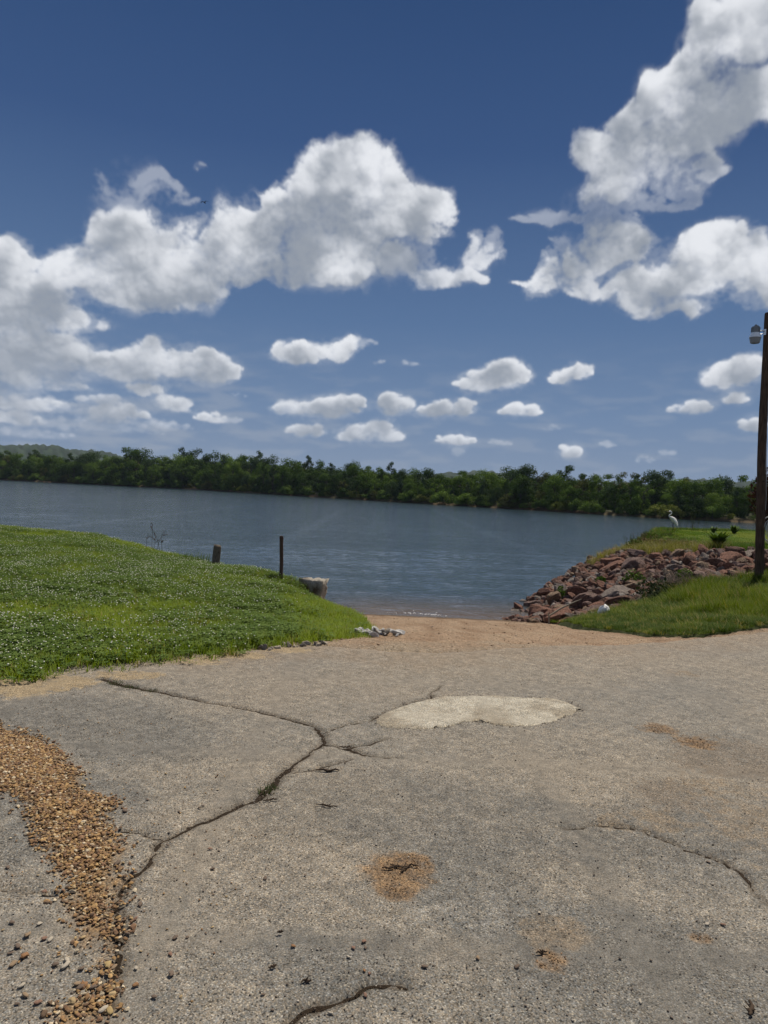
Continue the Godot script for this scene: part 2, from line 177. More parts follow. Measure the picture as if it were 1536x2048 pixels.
class Mb:
	var v := PackedVector3Array()
	var n := PackedVector3Array()
	var c := PackedColorArray()
	var uv := PackedVector2Array()
	var uv2 := PackedVector2Array()
	var i := PackedInt32Array()
	func tri(a: Vector3, b: Vector3, d: Vector3, col: Color, na := Vector3.ZERO) -> void:
		var k := v.size()
		var nn := na
		if nn == Vector3.ZERO:
			nn = (d - a).cross(b - a).normalized()
		for p in [a, b, d]:
			v.append(p)
			n.append(nn)
			c.append(col)
		i.append(k)
		i.append(k + 1)
		i.append(k + 2)
	func quad(a: Vector3, b: Vector3, d: Vector3, e: Vector3, col: Color, na := Vector3.ZERO) -> void:
		tri(a, b, d, col, na)
		tri(a, d, e, col, na)
	func box(at: Vector3, half: Vector3, b: Basis, col: Color) -> void:
		var p := []
		for k in 8:
			p.append(at + b * Vector3(half.x * (1 if k & 1 else -1), half.y * (1 if k & 2 else -1), half.z * (1 if k & 4 else -1)))
		quad(p[0], p[2], p[3], p[1], col)
		quad(p[4], p[5], p[7], p[6], col)
		quad(p[0], p[1], p[5], p[4], col)
		quad(p[2], p[6], p[7], p[3], col)
		quad(p[0], p[4], p[6], p[2], col)
		quad(p[1], p[3], p[7], p[5], col)
	# a tube through points with a radius (and colour) at each, smooth, ends closed
	func tube(pts: Array, rad: Array, cols: Array, sides: int, squash := 1.0) -> void:
		var first := v.size()
		var up := Vector3(0, 0, 1)
		var total := pts.size()
		for k in total:
			var a: Vector3 = pts[maxi(k - 1, 0)]
			var b: Vector3 = pts[mini(k + 1, total - 1)]
			var t := (b - a).normalized()
			var s := t.cross(up)
			if s.length() < 0.1:
				s = t.cross(Vector3(0, 1, 0))
			s = s.normalized()
			var w := s.cross(t).normalized()
			up = w
			for j in sides:
				var q := TAU * j / sides
				var dir := s * cos(q) + w * sin(q) * squash
				v.append(pts[k] + dir * rad[k])
				n.append(dir.normalized())
				c.append(cols[k] if k < cols.size() else cols[-1])
		for k in total - 1:
			for j in sides:
				var j2 := (j + 1) % sides
				var p0 := first + k * sides + j
				var p1 := first + k * sides + j2
				var p2 := p0 + sides
				var p3 := p1 + sides
				i.append_array([p0, p2, p1, p1, p2, p3])
		for e in 2:
			var k := 0 if e == 0 else total - 1
			var mid := v.size()
			var nn: Vector3 = (pts[0] - pts[1] if e == 0 else pts[-1] - pts[-2]).normalized()
			v.append(pts[k])
			n.append(nn)
			c.append(cols[mini(k, cols.size() - 1)])
			for j in sides:
				v.append(v[first + k * sides + j])
				n.append(nn)
				c.append(cols[mini(k, cols.size() - 1)])
			for j in sides:
				var j2 := (j + 1) % sides
				if e == 0:
					i.append_array([mid, mid + 1 + j, mid + 1 + j2])
				else:
					i.append_array([mid, mid + 1 + j2, mid + 1 + j])
	func lathe(at: Vector3, prof: Array, sides: int, col: Color) -> void:
		var pts := []
		var rad := []
		for p in prof:
			pts.append(at + Vector3(0, p.y, 0))
			rad.append(p.x)
		tube(pts, rad, [col], sides)
	func mesh() -> ArrayMesh:
		for k in range(0, i.size(), 3):  # front faces clockwise, on the side of their normals
			var p := v[i[k]]
			if (v[i[k + 2]] - p).cross(v[i[k + 1]] - p).dot(n[i[k]] + n[i[k + 1]] + n[i[k + 2]]) < 0.0:
				var q := i[k + 1]
				i[k + 1] = i[k + 2]
				i[k + 2] = q
		var a := []
		a.resize(Mesh.ARRAY_MAX)
		a[Mesh.ARRAY_VERTEX] = v
		a[Mesh.ARRAY_NORMAL] = n
		a[Mesh.ARRAY_COLOR] = c
		if uv.size():
			a[Mesh.ARRAY_TEX_UV] = uv
		if uv2.size():
			a[Mesh.ARRAY_TEX_UV2] = uv2
		a[Mesh.ARRAY_INDEX] = i
		var m := ArrayMesh.new()
		m.add_surface_from_arrays(Mesh.PRIMITIVE_TRIANGLES, a)
		return m

# a sheet over grid lines xs, zs; y from ys[row-major]; quads where keep is not 0
func sheet(xs: PackedFloat32Array, zs: PackedFloat32Array, ys: PackedFloat32Array, cols: PackedColorArray, keep: PackedByteArray, uv2_rect := Rect2()) -> ArrayMesh:
	var mb := Mb.new()
	var nx := xs.size()
	var nz := zs.size()
	var at := PackedInt32Array()
	at.resize(nx * nz)
	at.fill(-1)
	for r in nz:
		for q in nx:
			var k := r * nx + q
			var q0 := maxi(q - 1, 0)
			var q1 := mini(q + 1, nx - 1)
			var r0 := maxi(r - 1, 0)
			var r1 := mini(r + 1, nz - 1)
			if keep.size() and not (keep[k] or keep[r0 * nx + q] or keep[r * nx + q0] or keep[r0 * nx + q0]):
				continue
			at[k] = mb.v.size()
			mb.v.append(Vector3(xs[q], ys[k], zs[r]))
			var dx := (ys[r * nx + q1] - ys[r * nx + q0]) / maxf(xs[q1] - xs[q0], 1e-5)
			var dz := (ys[r1 * nx + q] - ys[r0 * nx + q]) / (zs[r1] - zs[r0])
			mb.n.append(Vector3(-dx, 1, -dz).normalized())
			mb.c.append(cols[k] if cols.size() else Color.WHITE)
			if uv2_rect.size.x:
				mb.uv.append(Vector2(xs[q], zs[r]))
				mb.uv2.append((Vector2(xs[q], zs[r]) - uv2_rect.position) / uv2_rect.size)
	for r in nz - 1:
		for q in nx - 1:
			var k := r * nx + q
			if keep.size() and not keep[k]:
				continue
			var a := at[k]
			var b := at[k + 1]
			var d := at[k + nx]
			var e := at[k + nx + 1]
			if a < 0 or b < 0 or d < 0 or e < 0:
				continue
			mb.i.append_array([a, d, b, b, d, e])
	return mb.mesh()

func lines(parts: Array) -> PackedFloat32Array:  # [[from, to, step], ...] ascending
	var out := PackedFloat32Array()
	for p in parts:
		var n := int(round((p[1] - p[0]) / p[2]))
		for k in n:
			out.append(lerpf(p[0], p[1], float(k) / n))
	out.append(parts[-1][1])
	return out

# radial basis heights
func solve(points: Array) -> PackedFloat64Array:
	var n := points.size() + 1
	var a := []
	for r in n:
		var row := PackedFloat64Array()
		row.resize(n + 1)
		for q in n:
			if r < n - 1 and q < n - 1:
				row[q] = Vector2(points[r][0] - points[q][0], points[r][2] - points[q][2]).length()
			elif r != q:
				row[q] = 1.0
		row[n] = points[r][1] if r < n - 1 else 0.0
		a.append(row)
	for p in n:
		var best := p
		for r in range(p + 1, n):
			if absf(a[r][p]) > absf(a[best][p]):
				best = r
		var t = a[p]
		a[p] = a[best]
		a[best] = t
		var pr: PackedFloat64Array = a[p]
		for r in n:
			if r == p:
				continue
			var row: PackedFloat64Array = a[r]
			var f := row[p] / pr[p]
			if f != 0.0:
				for q in range(p, n + 1):
					row[q] -= f * pr[q]
			a[r] = row
	var w := PackedFloat64Array()
	for r in n:
		w.append(a[r][n] / a[r][r])
	return w

func rbf(points: Array, w: PackedFloat64Array, x: float, z: float) -> float:
	var y := w[points.size()]
	for k in points.size():
		y += w[k] * Vector2(x - points[k][0], z - points[k][2]).length()
	return y

func field(x0: float, z0: float, x1: float, z1: float, step: float) -> Dictionary:
	var nx := int((x1 - x0) / step) + 2
	var nz := int((z1 - z0) / step) + 2
	var data := PackedFloat32Array()
	data.resize(nx * nz)
	return {"x0": x0, "z0": z0, "step": step, "nx": nx, "nz": nz, "data": data}

func take(f: Dictionary, x: float, z: float) -> float:
	var u := clampf((x - f.x0) / f.step, 0.0, f.nx - 1.001)
	var w := clampf((z - f.z0) / f.step, 0.0, f.nz - 1.001)
	var i := int(u)
	var j := int(w)
	var d: PackedFloat32Array = f.data
	var k: int = j * f.nx + i
	var nx: int = f.nx
	return lerpf(lerpf(d[k], d[k + 1], u - i), lerpf(d[k + nx], d[k + nx + 1], u - i), w - j)

func distance_field(poly: Array, x0: float, z0: float, x1: float, z1: float, step: float) -> Dictionary:  # positive inside
	var f := field(x0, z0, x1, z1, step)
	var packed := PackedVector2Array(poly)
	var n := poly.size()
	for j in f.nz:
		for i in f.nx:
			var p := Vector2(x0 + i * step, z0 + j * step)
			var d := 1e9
			for k in n:
				var q := Geometry2D.get_closest_point_to_segment(p, packed[k], packed[(k + 1) % n])
				d = minf(d, p.distance_squared_to(q))
			d = sqrt(d)
			f.data[j * f.nx + i] = d if Geometry2D.is_point_in_polygon(p, packed) else -d
	return f

func height_field(points: Array, w: PackedFloat64Array, x0: float, z0: float, x1: float, z1: float, step: float) -> Dictionary:
	var f := field(x0, z0, x1, z1, step)
	for j in f.nz:
		for i in f.nx:
			f.data[j * f.nx + i] = rbf(points, w, x0 + i * step, z0 + j * step)
	return f

func dirt_y(x: float, z: float) -> float:
	var d := -z - 7.1
	var y := 0.012 * soft.get_noise_2d(x * 0.6, z * 0.6)
	if d > 0:
		y -= lerpf(0.154, 0.02, smoothstep(3.0, 5.5, x) * smoothstep(-13.5, -9.5, z)) * d * d / (d + 0.5)
	return y

func asphalt_far(x: float) -> float:  # z of the broken far edge of the asphalt
	for k in ASPHALT_EDGE.size() - 1:
		if x < ASPHALT_EDGE[k + 1].x or k == ASPHALT_EDGE.size() - 2:
			var a: Vector2 = ASPHALT_EDGE[k]
			var b: Vector2 = ASPHALT_EDGE[k + 1]
			return lerpf(a.y, b.y, clampf((x - a.x) / (b.x - a.x), 0, 3)) + 0.05 * fine.get_noise_1d(x * 2.0) + 0.03 * fine.get_noise_1d(x * 9.0)
	return -8.0

func lawn_at(x: float, z: float) -> float:
	var d := take(lawn_d, x, z) + 0.14 * soft.get_noise_2d(x * 2.2, z * 2.2)
	var y := take(lawn_y, x, z) + 0.03 * soft.get_noise_2d(x * 0.8 + 40, z * 0.8)
	return y + 0.02 * smoothstep(0.0, 0.3, d) if d > 0 else y + d * 2.0

func right_at(x: float, z: float) -> float:
	var d := take(right_d, x, z) + 0.1 * soft.get_noise_2d(x * 2.2, z * 2.2 + 30)
	var y := take(right_y, x, z) + 0.04 * soft.get_noise_2d(x * 0.6, z * 0.6 + 90)
	return y + 0.02 * smoothstep(0.0, 0.3, d) if d > 0 else y + d * 1.6

func ground_at(x: float, z: float) -> float:
	var y := dirt_y(x, z)
	if z < -3 and x < 0.5:
		y = maxf(y, lawn_at(x, z))
	if z < -8 and x > 2.5:
		y = maxf(y, right_at(x, z))
	return y

const RANK := ["largest", "second largest", "third largest", "fourth largest", "fifth largest", "sixth largest", "seventh largest", "eighth largest", "ninth largest", "tenth largest", "eleventh largest", "twelfth largest", "thirteenth largest", "fourteenth largest", "fifteenth largest", "sixteenth largest", "seventeenth largest", "eighteenth largest", "nineteenth largest", "twentieth largest", "smallest but two", "smallest but one", "smallest"]

# items: [{node, kind, size, place}]; every (kind, place) cell is ranked by size
func label_by_rank(items: Array, pattern: String, category: String, group: String) -> void:
	var cells := {}
	for t in items:
		var key: String = t.kind + "|" + t.place
		if not cells.has(key):
			cells[key] = []
		cells[key].append(t)
	for key in cells:
		var list: Array = cells[key]
		list.sort_custom(func(a, b): return a.size > b.size)
		for k in list.size():
			var word: String = (RANK[mini(k, RANK.size() - 1)] + " ") if list.size() > 1 else ""
			tag(list[k].node, pattern % [word + list[k].kind, list[k].place], category, group)

func nearest(places: Array, p: Vector2) -> String:
	var best := 1e9
	var name := ""
	for q in places:
		var d: float = p.distance_to(q[1])
		if d < best:
			best = d
			name = q[0]
	return name


# ------------------------------------------------------------------ sky
func sky_color(el: float) -> Color:
	var stops := [[-2.0, 0.235, 0.305, 0.420], [2.0, 0.212, 0.285, 0.412], [6.0, 0.162, 0.246, 0.396], [13.0, 0.100, 0.178, 0.332], [25.0, 0.044, 0.094, 0.226], [36.0, 0.027, 0.066, 0.172], [60.0, 0.024, 0.056, 0.148], [90.0, 0.022, 0.050, 0.136]]
	for k in stops.size() - 1:
		if el <= stops[k + 1][0]:
			var t := clampf((el - stops[k][0]) / (stops[k + 1][0] - stops[k][0]), 0, 1)
			return Color(lerpf(stops[k][1], stops[k + 1][1], t), lerpf(stops[k][2], stops[k + 1][2], t), lerpf(stops[k][3], stops[k + 1][3], t))
	return Color(0.022, 0.05, 0.136)

func cloud_color(light: float, el: float) -> Color:
	var c := Color(0.255, 0.29, 0.345).lerp(Color(0.82, 0.84, 0.88), light)
	return c.lerp(sky_color(el) * 1.45, 0.32 * exp(-maxf(el, 0.0) / 4.0))

func make_sky() -> Sky:
	# the whole dome, coarse: air, the glare round the sun, scattered fair weather clouds as in view
	var W := 1024
	var H := 512
	var broad := noise(5, 0.55, 5)
	var low := Image.create_empty(W, H, false, Image.FORMAT_RGBAF)
	var sun := Vector3(sin(deg_to_rad(SUN_AZ)) * cos(deg_to_rad(SUN_EL)), sin(deg_to_rad(SUN_EL)), -cos(deg_to_rad(SUN_AZ)) * cos(deg_to_rad(SUN_EL)))
	for j in H:
		var el := 90.0 - (j + 0.5) / H * 180.0
		var base := sky_color(el)
		if el < -3:
			low.fill_rect(Rect2i(0, j, W, 1), base)
			continue
		for i in W:
			var az := ((i + 0.5) / W - 0.5) * TAU
			var er := deg_to_rad(maxf(el, 0.3))
			var d := Vector3(sin(az) * cos(er), sin(er), -cos(az) * cos(er))
			var col := base
			var away := rad_to_deg(acos(clampf(d.dot(sun), -1, 1)))
			col += Color(0.30, 0.31, 0.32) * (0.55 * exp(-away / 4.0) + 0.13 * exp(-away / 16.0))
			var plane := Vector2(d.x, d.z) / (d.y + 0.12) * 1.6
			var q := broad.get_noise_2d(plane.x, plane.y) + 0.02
			var a := smoothstep(0.06, 0.34, q) * smoothstep(0.0, 4.0, el)
			if a > 0:
				var above := broad.get_noise_2d(plane.x * 0.96, plane.y * 0.96)
				col = col.lerp(cloud_color(clampf(0.62 + (q - above) * 2.5 - 0.4 * smoothstep(0.25, 0.6, q), 0, 1), el), a * 0.92)
			col.a = 1.0
			low.set_pixel(i, j, col)
	# the part towards the river, fine
	var FW := 4096
	var FH := 2048
	var px := FW / 360.0
	var x0 := int((-40.0 + 180.0) * px)
	var x1 := int((40.0 + 180.0) * px)
	var y0 := int((90.0 - 46.0) * px)
	var y1 := int((90.0 + 1.5) * px)
	var ww := x1 - x0
	var wh := y1 - y0
	var F := PackedFloat32Array()
	F.resize(ww * wh)
	F.fill(1.0)
	var weight := PackedFloat32Array()
	weight.resize(ww * wh)
	weight.fill(0.001)
	var faint := weight.duplicate()
	var pr := RandomNumberGenerator.new()
	pr.seed = 2718
	var puffs := []  # every cloud of the list as a loose body and a heap of round puffs over a flattish base
	for b in CLOUDS:
		puffs.append([b[0], b[1], b[2] * 1.12, b[3] * 1.05, pow(b[4], 1.2) * 0.60, b[4]])
		puffs.append([b[0], b[1], b[2] * 1.25 + 0.5, b[3] * 1.7 + 0.3, 0.30 * b[4], b[4]])
		var small: float = minf(b[2], b[3])
		var count := int(clampf(5.0 * b[2] / b[3], 5, 16) * (1.0 if b[4] > 0.62 else 0.6))
		for k in count:
			var u := pr.randf_range(-0.92, 0.92)
			var rad: float = small * pr.randf_range(0.38, 0.85) * (1.0 - 0.45 * u * u)
			var top: float = b[3] * sqrt(1.0 - u * u) * pr.randf_range(-0.55, 0.95)
			puffs.append([b[0] + u * b[2], b[1] + top, rad * 1.2 * (1.3 if b[1] < 9 else 1.1), rad * 1.12, pow(b[4], 1.2) * 0.66, b[4]])
	for b in puffs:
		var rx: float = b[2]
		var ry: float = b[3]
		var i0 := maxi(int((b[0] - rx + 180.0) * px) - x0, 0)
		var i1 := mini(int((b[0] + rx + 180.0) * px) - x0, ww - 1)
		var j0 := maxi(int((90.0 - b[1] - ry) * px) - y0, 0)
		var j1 := mini(int((90.0 - b[1] + ry) * px) - y0, wh - 1)
		for j in range(j0, j1 + 1):
			var ey: float = (90.0 - (j + y0) / px - b[1]) / ry
			if ey < 0:
				ey *= 1.35
			for i in range(i0, i1 + 1):
				var ex: float = ((i + x0) / px - 180.0 - b[0]) / rx
				var q := ex * ex + ey * ey
				if q < 1.0:
					F[j * ww + i] *= 1.0 - b[4] * (1.0 - q) * (1.0 + 0.3 * q)
					weight[j * ww + i] += 1.0 - q
					faint[j * ww + i] += (1.0 - q) * b[5]
	var nbig := noise(11, 0.13, 6)
	nbig.fractal_gain = 0.5
	var puff := noise(12, 0.20, 5)
	puff.fractal_type = FastNoiseLite.FRACTAL_RIDGED
	puff.fractal_gain = 0.48
	var puff_small := noise(15, 0.55, 4)
	puff_small.fractal_type = FastNoiseLite.FRACTAL_RIDGED
	puff_small.fractal_gain = 0.5
	var wisp := noise(14, 0.5, 5)
	var warp := noise(13, 0.20, 2)
	var mood := noise(16, 0.14, 3)
	var win := Image.create_empty(ww, wh, false, Image.FORMAT_RGBAF)
	var tau := PackedFloat32Array()
	tau.resize(ww)
	tau.fill(0.0)
	var n_up := PackedFloat32Array()
	n_up.resize(ww)
	n_up.fill(0.0)
	for j in wh:
		var el := 90.0 - (j + y0 + 0.5) / px
		var base := sky_color(el)
		var near := smoothstep(3.0, 14.0, el)
		var edge_y := smoothstep(46.0, 41.0, el)
		var decay := lerpf(0.88, 0.972, near)
		var gain := lerpf(0.20, 0.042, near)
		var next := PackedFloat32Array()
		next.resize(ww)
		next.fill(0.0)
		var lean := 1 if j % 2 == 0 else 0
		for i in ww:
			var az := (i + x0 + 0.5) / px - 180.0
			var col := base
			var wx := int(warp.get_noise_2d(az, el) * lerpf(2.5, 20.0, smoothstep(6.0, 18.0, el)))
			var wy := int(warp.get_noise_2d(az + 70.0, el) * lerpf(1.5, 15.0, smoothstep(6.0, 18.0, el)))
			var f := 1.0 - F[clampi(j + wy, 0, wh - 1) * ww + clampi(i + wx, 0, ww - 1)]
			var up := clampi(i + lean, 0, ww - 1)
			var tt := tau[up] * decay
			if f > 0.03:
				var nb := nbig.get_noise_2d(az, el)
				var p1 := -puff.get_noise_2d(az, el * 1.1)
				var p2 := -puff_small.get_noise_2d(az, el * 1.2)
				var shape := nb * 0.75 + p1 * lerpf(0.0, 0.24, near) + p2 * lerpf(0.26, 0.10, near)
				var di := f * 1.5 - 0.62 + shape * 0.85 * (1.3 - 0.7 * f)
				var soft_base := 1.0 - exp(-tt * 1.6)
				var rag := wisp.get_noise_2d(az * 3.0, el * 3.6)
				var thick := maxf(0.0, di + 0.15 + 0.26 * rag)
				var a := 1.0 - exp(-thick * thick * lerpf(lerpf(8.0, 7.0, near), 2.0, soft_base))
				var kk := j * ww + i
				a *= smoothstep(0.02, 0.55, f) * 0.985 * lerpf(0.22, 1.0, smoothstep(0.42, 0.95, faint[kk] / weight[kk]))
				a = maxf(a, 0.34 * smoothstep(0.04, 0.5, f) * smoothstep(-0.62, 0.15, di + 0.45 * rag))
				if a > 0.003:
					var broad_n := nb * 0.55 + p1 * 0.30
					var bump := clampf((broad_n - n_up[up]) * 14.0, -1.0, 1.0)
					var m := mood.get_noise_2d(az, el * 1.3)
					var light := 0.20 + 0.80 * exp(-tt * lerpf(2.2, 2.3, near)) + 0.10 * bump + 0.70 * m * lerpf(0.5, 1.0, near) + 0.07 * p1 + 0.05 * p2
					light = lerpf(light, 0.46, 0.6 * (1.0 - smoothstep(0.0, 0.4, di)))
					col = col.lerp(cloud_color(clampf(0.10 + 0.90 * smoothstep(-0.05, 1.0, light), 0.0, 1.0), el), clampf(a, 0.0, 1.0))
					n_up[i] = lerpf(n_up[up], broad_n, 0.25)
				next[i] = tt + maxf(di, 0.0) * gain
			else:
				next[i] = tt * 0.9
				n_up[i] = 0.0
			if el < 14.0:
				var h := smoothstep(-0.25 if az < -6.0 else -0.1, 0.5, wisp.get_noise_2d(az * 0.35, el * 1.5)) * smoothstep(13.0, 4.0, el) * lerpf(0.24, 0.46, smoothstep(0.0, -20.0, az))
				col = col.lerp(Color(0.37, 0.41, 0.48), h)
			col.a = smoothstep(40.0, 35.0, absf(az)) * edge_y
			win.set_pixel(i, j, col)
		tau = next
	low.resize(FW, FH, Image.INTERPOLATE_BILINEAR)
	for j in wh:
		for i in ww:
			var c := win.get_pixel(i, j)
			if c.a > 0.999:
				low.set_pixel(i + x0, j + y0, c)
			elif c.a > 0.0:
				var o := low.get_pixel(i + x0, j + y0).lerp(Color(c.r, c.g, c.b, 1), c.a)
				o.a = 1.0
				low.set_pixel(i + x0, j + y0, o)
	var pm := PanoramaSkyMaterial.new()
	pm.panorama = ImageTexture.create_from_image(low)
	var sky := Sky.new()
	sky.sky_material = pm
	return sky


# ------------------------------------------------------------------ start
func _ready() -> void:
	rng.seed = 20240611
	soft = noise(3, 0.5, 4)
	fine = noise(4, 1.0, 4)
	var cam := Camera3D.new()
	cam.name = "camera"
	cam.fov = 71.6
	cam.near = 0.05
	cam.far = 6000.0
	cam.basis = Basis(Vector3.RIGHT, deg_to_rad(-1.88)) * Basis(Vector3.BACK, deg_to_rad(2.5))
	cam.position = Vector3(0, 1.6, 0)
	add_child(cam)
	var env := Environment.new()
	env.background_mode = Environment.BG_SKY
	env.sky = make_sky()
	env.sky_rotation = Vector3(0, PI, 0)
	env.tonemap_mode = Environment.TONE_MAPPER_LINEAR
	env.tonemap_exposure = 1.0
	env.fog_enabled = true
	env.fog_density = 0.00009
	env.fog_light_color = Color(0.74, 0.82, 0.93)
	env.sdfgi_enabled = true
	env.ssao_enabled = true
	env.ssil_enabled = true
	var we := WorldEnvironment.new()
	we.name = "environment"
	we.environment = env
	add_child(we)
	var sun := DirectionalLight3D.new()
	sun.name = "sun"
	sun.light_energy = 1.6
	sun.light_color = Color(1.0, 0.955, 0.89)
	sun.light_angular_distance = 0.5
	sun.shadow_enabled = true
	sun.rotation_degrees = Vector3(-SUN_EL, 180.0 - SUN_AZ, 0)
	add_child(sun)
	print("sky ", Time.get_ticks_msec())
	materials()
	lawn_w = solve(LAWN_POINTS)
	right_w = solve(RIGHT_POINTS)
	lawn_y = height_field(LAWN_POINTS, lawn_w, -14.0, -23.0, 1.0, -3.0, 0.2)
	lawn_d = distance_field(LAWN_EDGE, -14.0, -23.0, 1.0, -3.0, 0.12)
	right_y = height_field(RIGHT_POINTS, right_w, 2.0, -42.0, 30.0, -8.0, 0.25)
	right_d = distance_field(RIGHT_EDGE, 2.0, -42.0, 30.0, -8.0, 0.2)
	rock_d = distance_field(ROCK_AREA, 2.0, -28.5, 19.0, -14.0, 0.15)
	print("fields ", Time.get_ticks_msec())
	gravel_d = distance_field(GRAVEL, -3.6, -5.4, -0.4, -1.7, 0.03)
	asphalt()
	ramp()
	land()
	river()
	hills()
	print("ground ", Time.get_ticks_msec())
	far_trees()
	print("trees ", Time.get_ticks_msec())
	rocks()
	lawn_grass()
	right_grass()
	print("grass ", Time.get_ticks_msec())
	posts()
	pole()
	egret()
	plants()
	gravel()
	litter()
	print("done ", Time.get_ticks_msec())


# ------------------------------------------------------------------ materials
func seamless_bytes(n: FastNoiseLite, size: int) -> PackedByteArray:
	var im := n.get_seamless_image(size, size, false, false, 0.15, true)
	im.convert(Image.FORMAT_L8)
	return im.get_data()

func speckle(size: int, cells: float, seed_: int) -> Array:  # [colour, height] of an aggregate of stone chips in binder
	var cell := noise(seed_, cells, 1, FastNoiseLite.TYPE_CELLULAR)
	cell.fractal_type = FastNoiseLite.FRACTAL_NONE
	cell.cellular_return_type = FastNoiseLite.RETURN_CELL_VALUE
	cell.cellular_jitter = 1.0
	var dist := noise(seed_, cells, 1, FastNoiseLite.TYPE_CELLULAR)
	dist.fractal_type = FastNoiseLite.FRACTAL_NONE
	dist.cellular_return_type = FastNoiseLite.RETURN_DISTANCE
	dist.cellular_jitter = 1.0
	var wide := noise(seed_ + 2, 0.012, 4)
	var a := seamless_bytes(cell, size)
	var b := seamless_bytes(dist, size)
	var w := seamless_bytes(wide, size)
	var out := PackedByteArray()
	out.resize(size * size * 3)
	var hi := PackedByteArray()
	hi.resize(size * size)
	for k in size * size:
		var v := a[k] / 255.0
		var edge := b[k] / 255.0
		var rim := clampf(1.25 - edge * 1.5, 0.25, 1.0)
		var bright := 0.67 + 0.27 * pow(v, 1.4) + (0.18 if v > 0.94 else 0.0) - (0.22 if v < 0.08 else 0.0)
		bright = (bright * lerpf(1.0, rim, 0.35)) * lerpf(0.9, 1.08, w[k] / 255.0)
		var tone := fmod(v * 37.0, 1.0)
		var t := clampi(int(bright * 255.0), 0, 255)
		out[k * 3] = clampi(int(t * lerpf(0.97, 1.05, tone)), 0, 255)
		out[k * 3 + 1] = t
		out[k * 3 + 2] = clampi(int(t * lerpf(1.02, 0.92, tone)), 0, 255)
		hi[k] = clampi(int((rim * 0.6 + v * 0.4) * 255.0), 0, 255)
	return [ImageTexture.create_from_image(Image.create_from_data(size, size, false, Image.FORMAT_RGB8, out)), ImageTexture.create_from_image(Image.create_from_data(size, size, false, Image.FORMAT_L8, hi))]

func materials() -> void:
	var grain := noise(21, 0.05, 5)
	var grain_tex := tex(grain, 512, [[0.0, grey(0.55)], [0.5, grey(0.85)], [1.0, grey(1.0)]])
	var rough_tex := tex(noise(22, 0.09, 5), 512, [[0.0, grey(0.0)], [1.0, grey(1.0)]])
	M.grain = grain_tex
	M.height = rough_tex
	M.leaf = mat(Color.WHITE, 0.8, true)
	M.leaf.backlight_enabled = true
	M.leaf.backlight = Color(0.62, 0.68, 0.3)
	M.leaf.metallic_specular = 0.12
	M.grass = mat(Color.WHITE, 0.7, true)
	M.grass.backlight_enabled = true
	M.grass.backlight = Color(0.75, 0.8, 0.3)
	M.grass.metallic_specular = 0.12
	M.flower = mat(Color.WHITE, 0.8, true)
	M.stone = with_grain(mat(Color.WHITE, 0.85, true), null, null, Vector3.ONE, 0)
	M.bark = with_grain(mat(lin(0.10, 0.085, 0.07), 0.95), grain_tex, rough_tex, Vector3(1.2, 0.4, 1.2), 3.0)
	M.soil = with_grain(mat(Color.WHITE, 0.95, true), grain_tex, rough_tex, Vector3(0.6, 0.6, 0.6), 2.0)
	var streak := tex(noise(23, 0.03, 5), 512, [[0.0, grey(0.35)], [0.5, grey(0.8)], [1.0, grey(1.0)]])
	M.dark_wood = with_grain(mat(lin(0.15, 0.098, 0.066), 0.85), streak, rough_tex, Vector3(3.0, 0.16, 3.0), 1.2, false)
	M.grey_wood = with_grain(mat(lin(0.27, 0.225, 0.175), 0.9), streak, rough_tex, Vector3(5.0, 0.7, 5.0), 1.0, false)
	M.rust = with_grain(mat(lin(0.12, 0.075, 0.058), 0.8), grain_tex, rough_tex, Vector3(3, 3, 3), 0.3, false)
	M.concrete = with_grain(mat(Color.WHITE, 0.92, true), grain_tex, rough_tex, Vector3(1.5, 1.5, 1.5), 1.5)
	M.metal = mat(lin(0.62, 0.63, 0.64), 0.32)
	M.metal.metallic = 0.9
	M.metal.metallic_specular = 0.5
	M.dull_metal = mat(lin(0.23, 0.25, 0.27), 0.55)
	M.dull_metal.metallic = 0.6
	M.lens = mat(lin(0.24, 0.25, 0.25), 0.25)
	M.wire = mat(lin(0.45, 0.45, 0.43), 0.5)
	M.plastic = mat(lin(0.78, 0.78, 0.76), 0.5)
	M.bird = mat(Color.WHITE, 0.75, true)
	M.twig = mat(lin(0.055, 0.038, 0.025), 0.9)
	M.foam = mat(lin(0.75, 0.76, 0.76), 0.6)


# ------------------------------------------------------------------ asphalt apron with cracks, patch and stains
const AX0 := -5.2
const AX1 := 5.6
const AZ0 := -9.4
const AZ1 := -1.2

func crack_points() -> void:
	var r := RandomNumberGenerator.new()
	r.seed = 77
	for c in CRACKS:
		var pts := []
		for k in c.size() - 1:
			var a := Vector2(c[k][0], c[k][1])
			var b := Vector2(c[k + 1][0], c[k + 1][1])
			var n := maxi(1, int(a.distance_to(b) / 0.022))
			var side := (b - a).orthogonal().normalized()
			for j in n:
				var t := float(j) / n
				var p := a.lerp(b, t)
				p += side * 0.022 * fine.get_noise_2d(p.x * 5.0, p.y * 5.0) + side * r.randf_range(-0.006, 0.006)
				pts.append([p, lerpf(c[k][2], c[k + 1][2], t) * (0.55 + 0.9 * absf(fine.get_noise_2d(p.x * 9.0 + 50.0, p.y * 9.0))) * r.randf_range(0.62, 1.3)])
		pts.append([Vector2(c[-1][0], c[-1][1]), 0.003])
		crack_lines.append(pts)

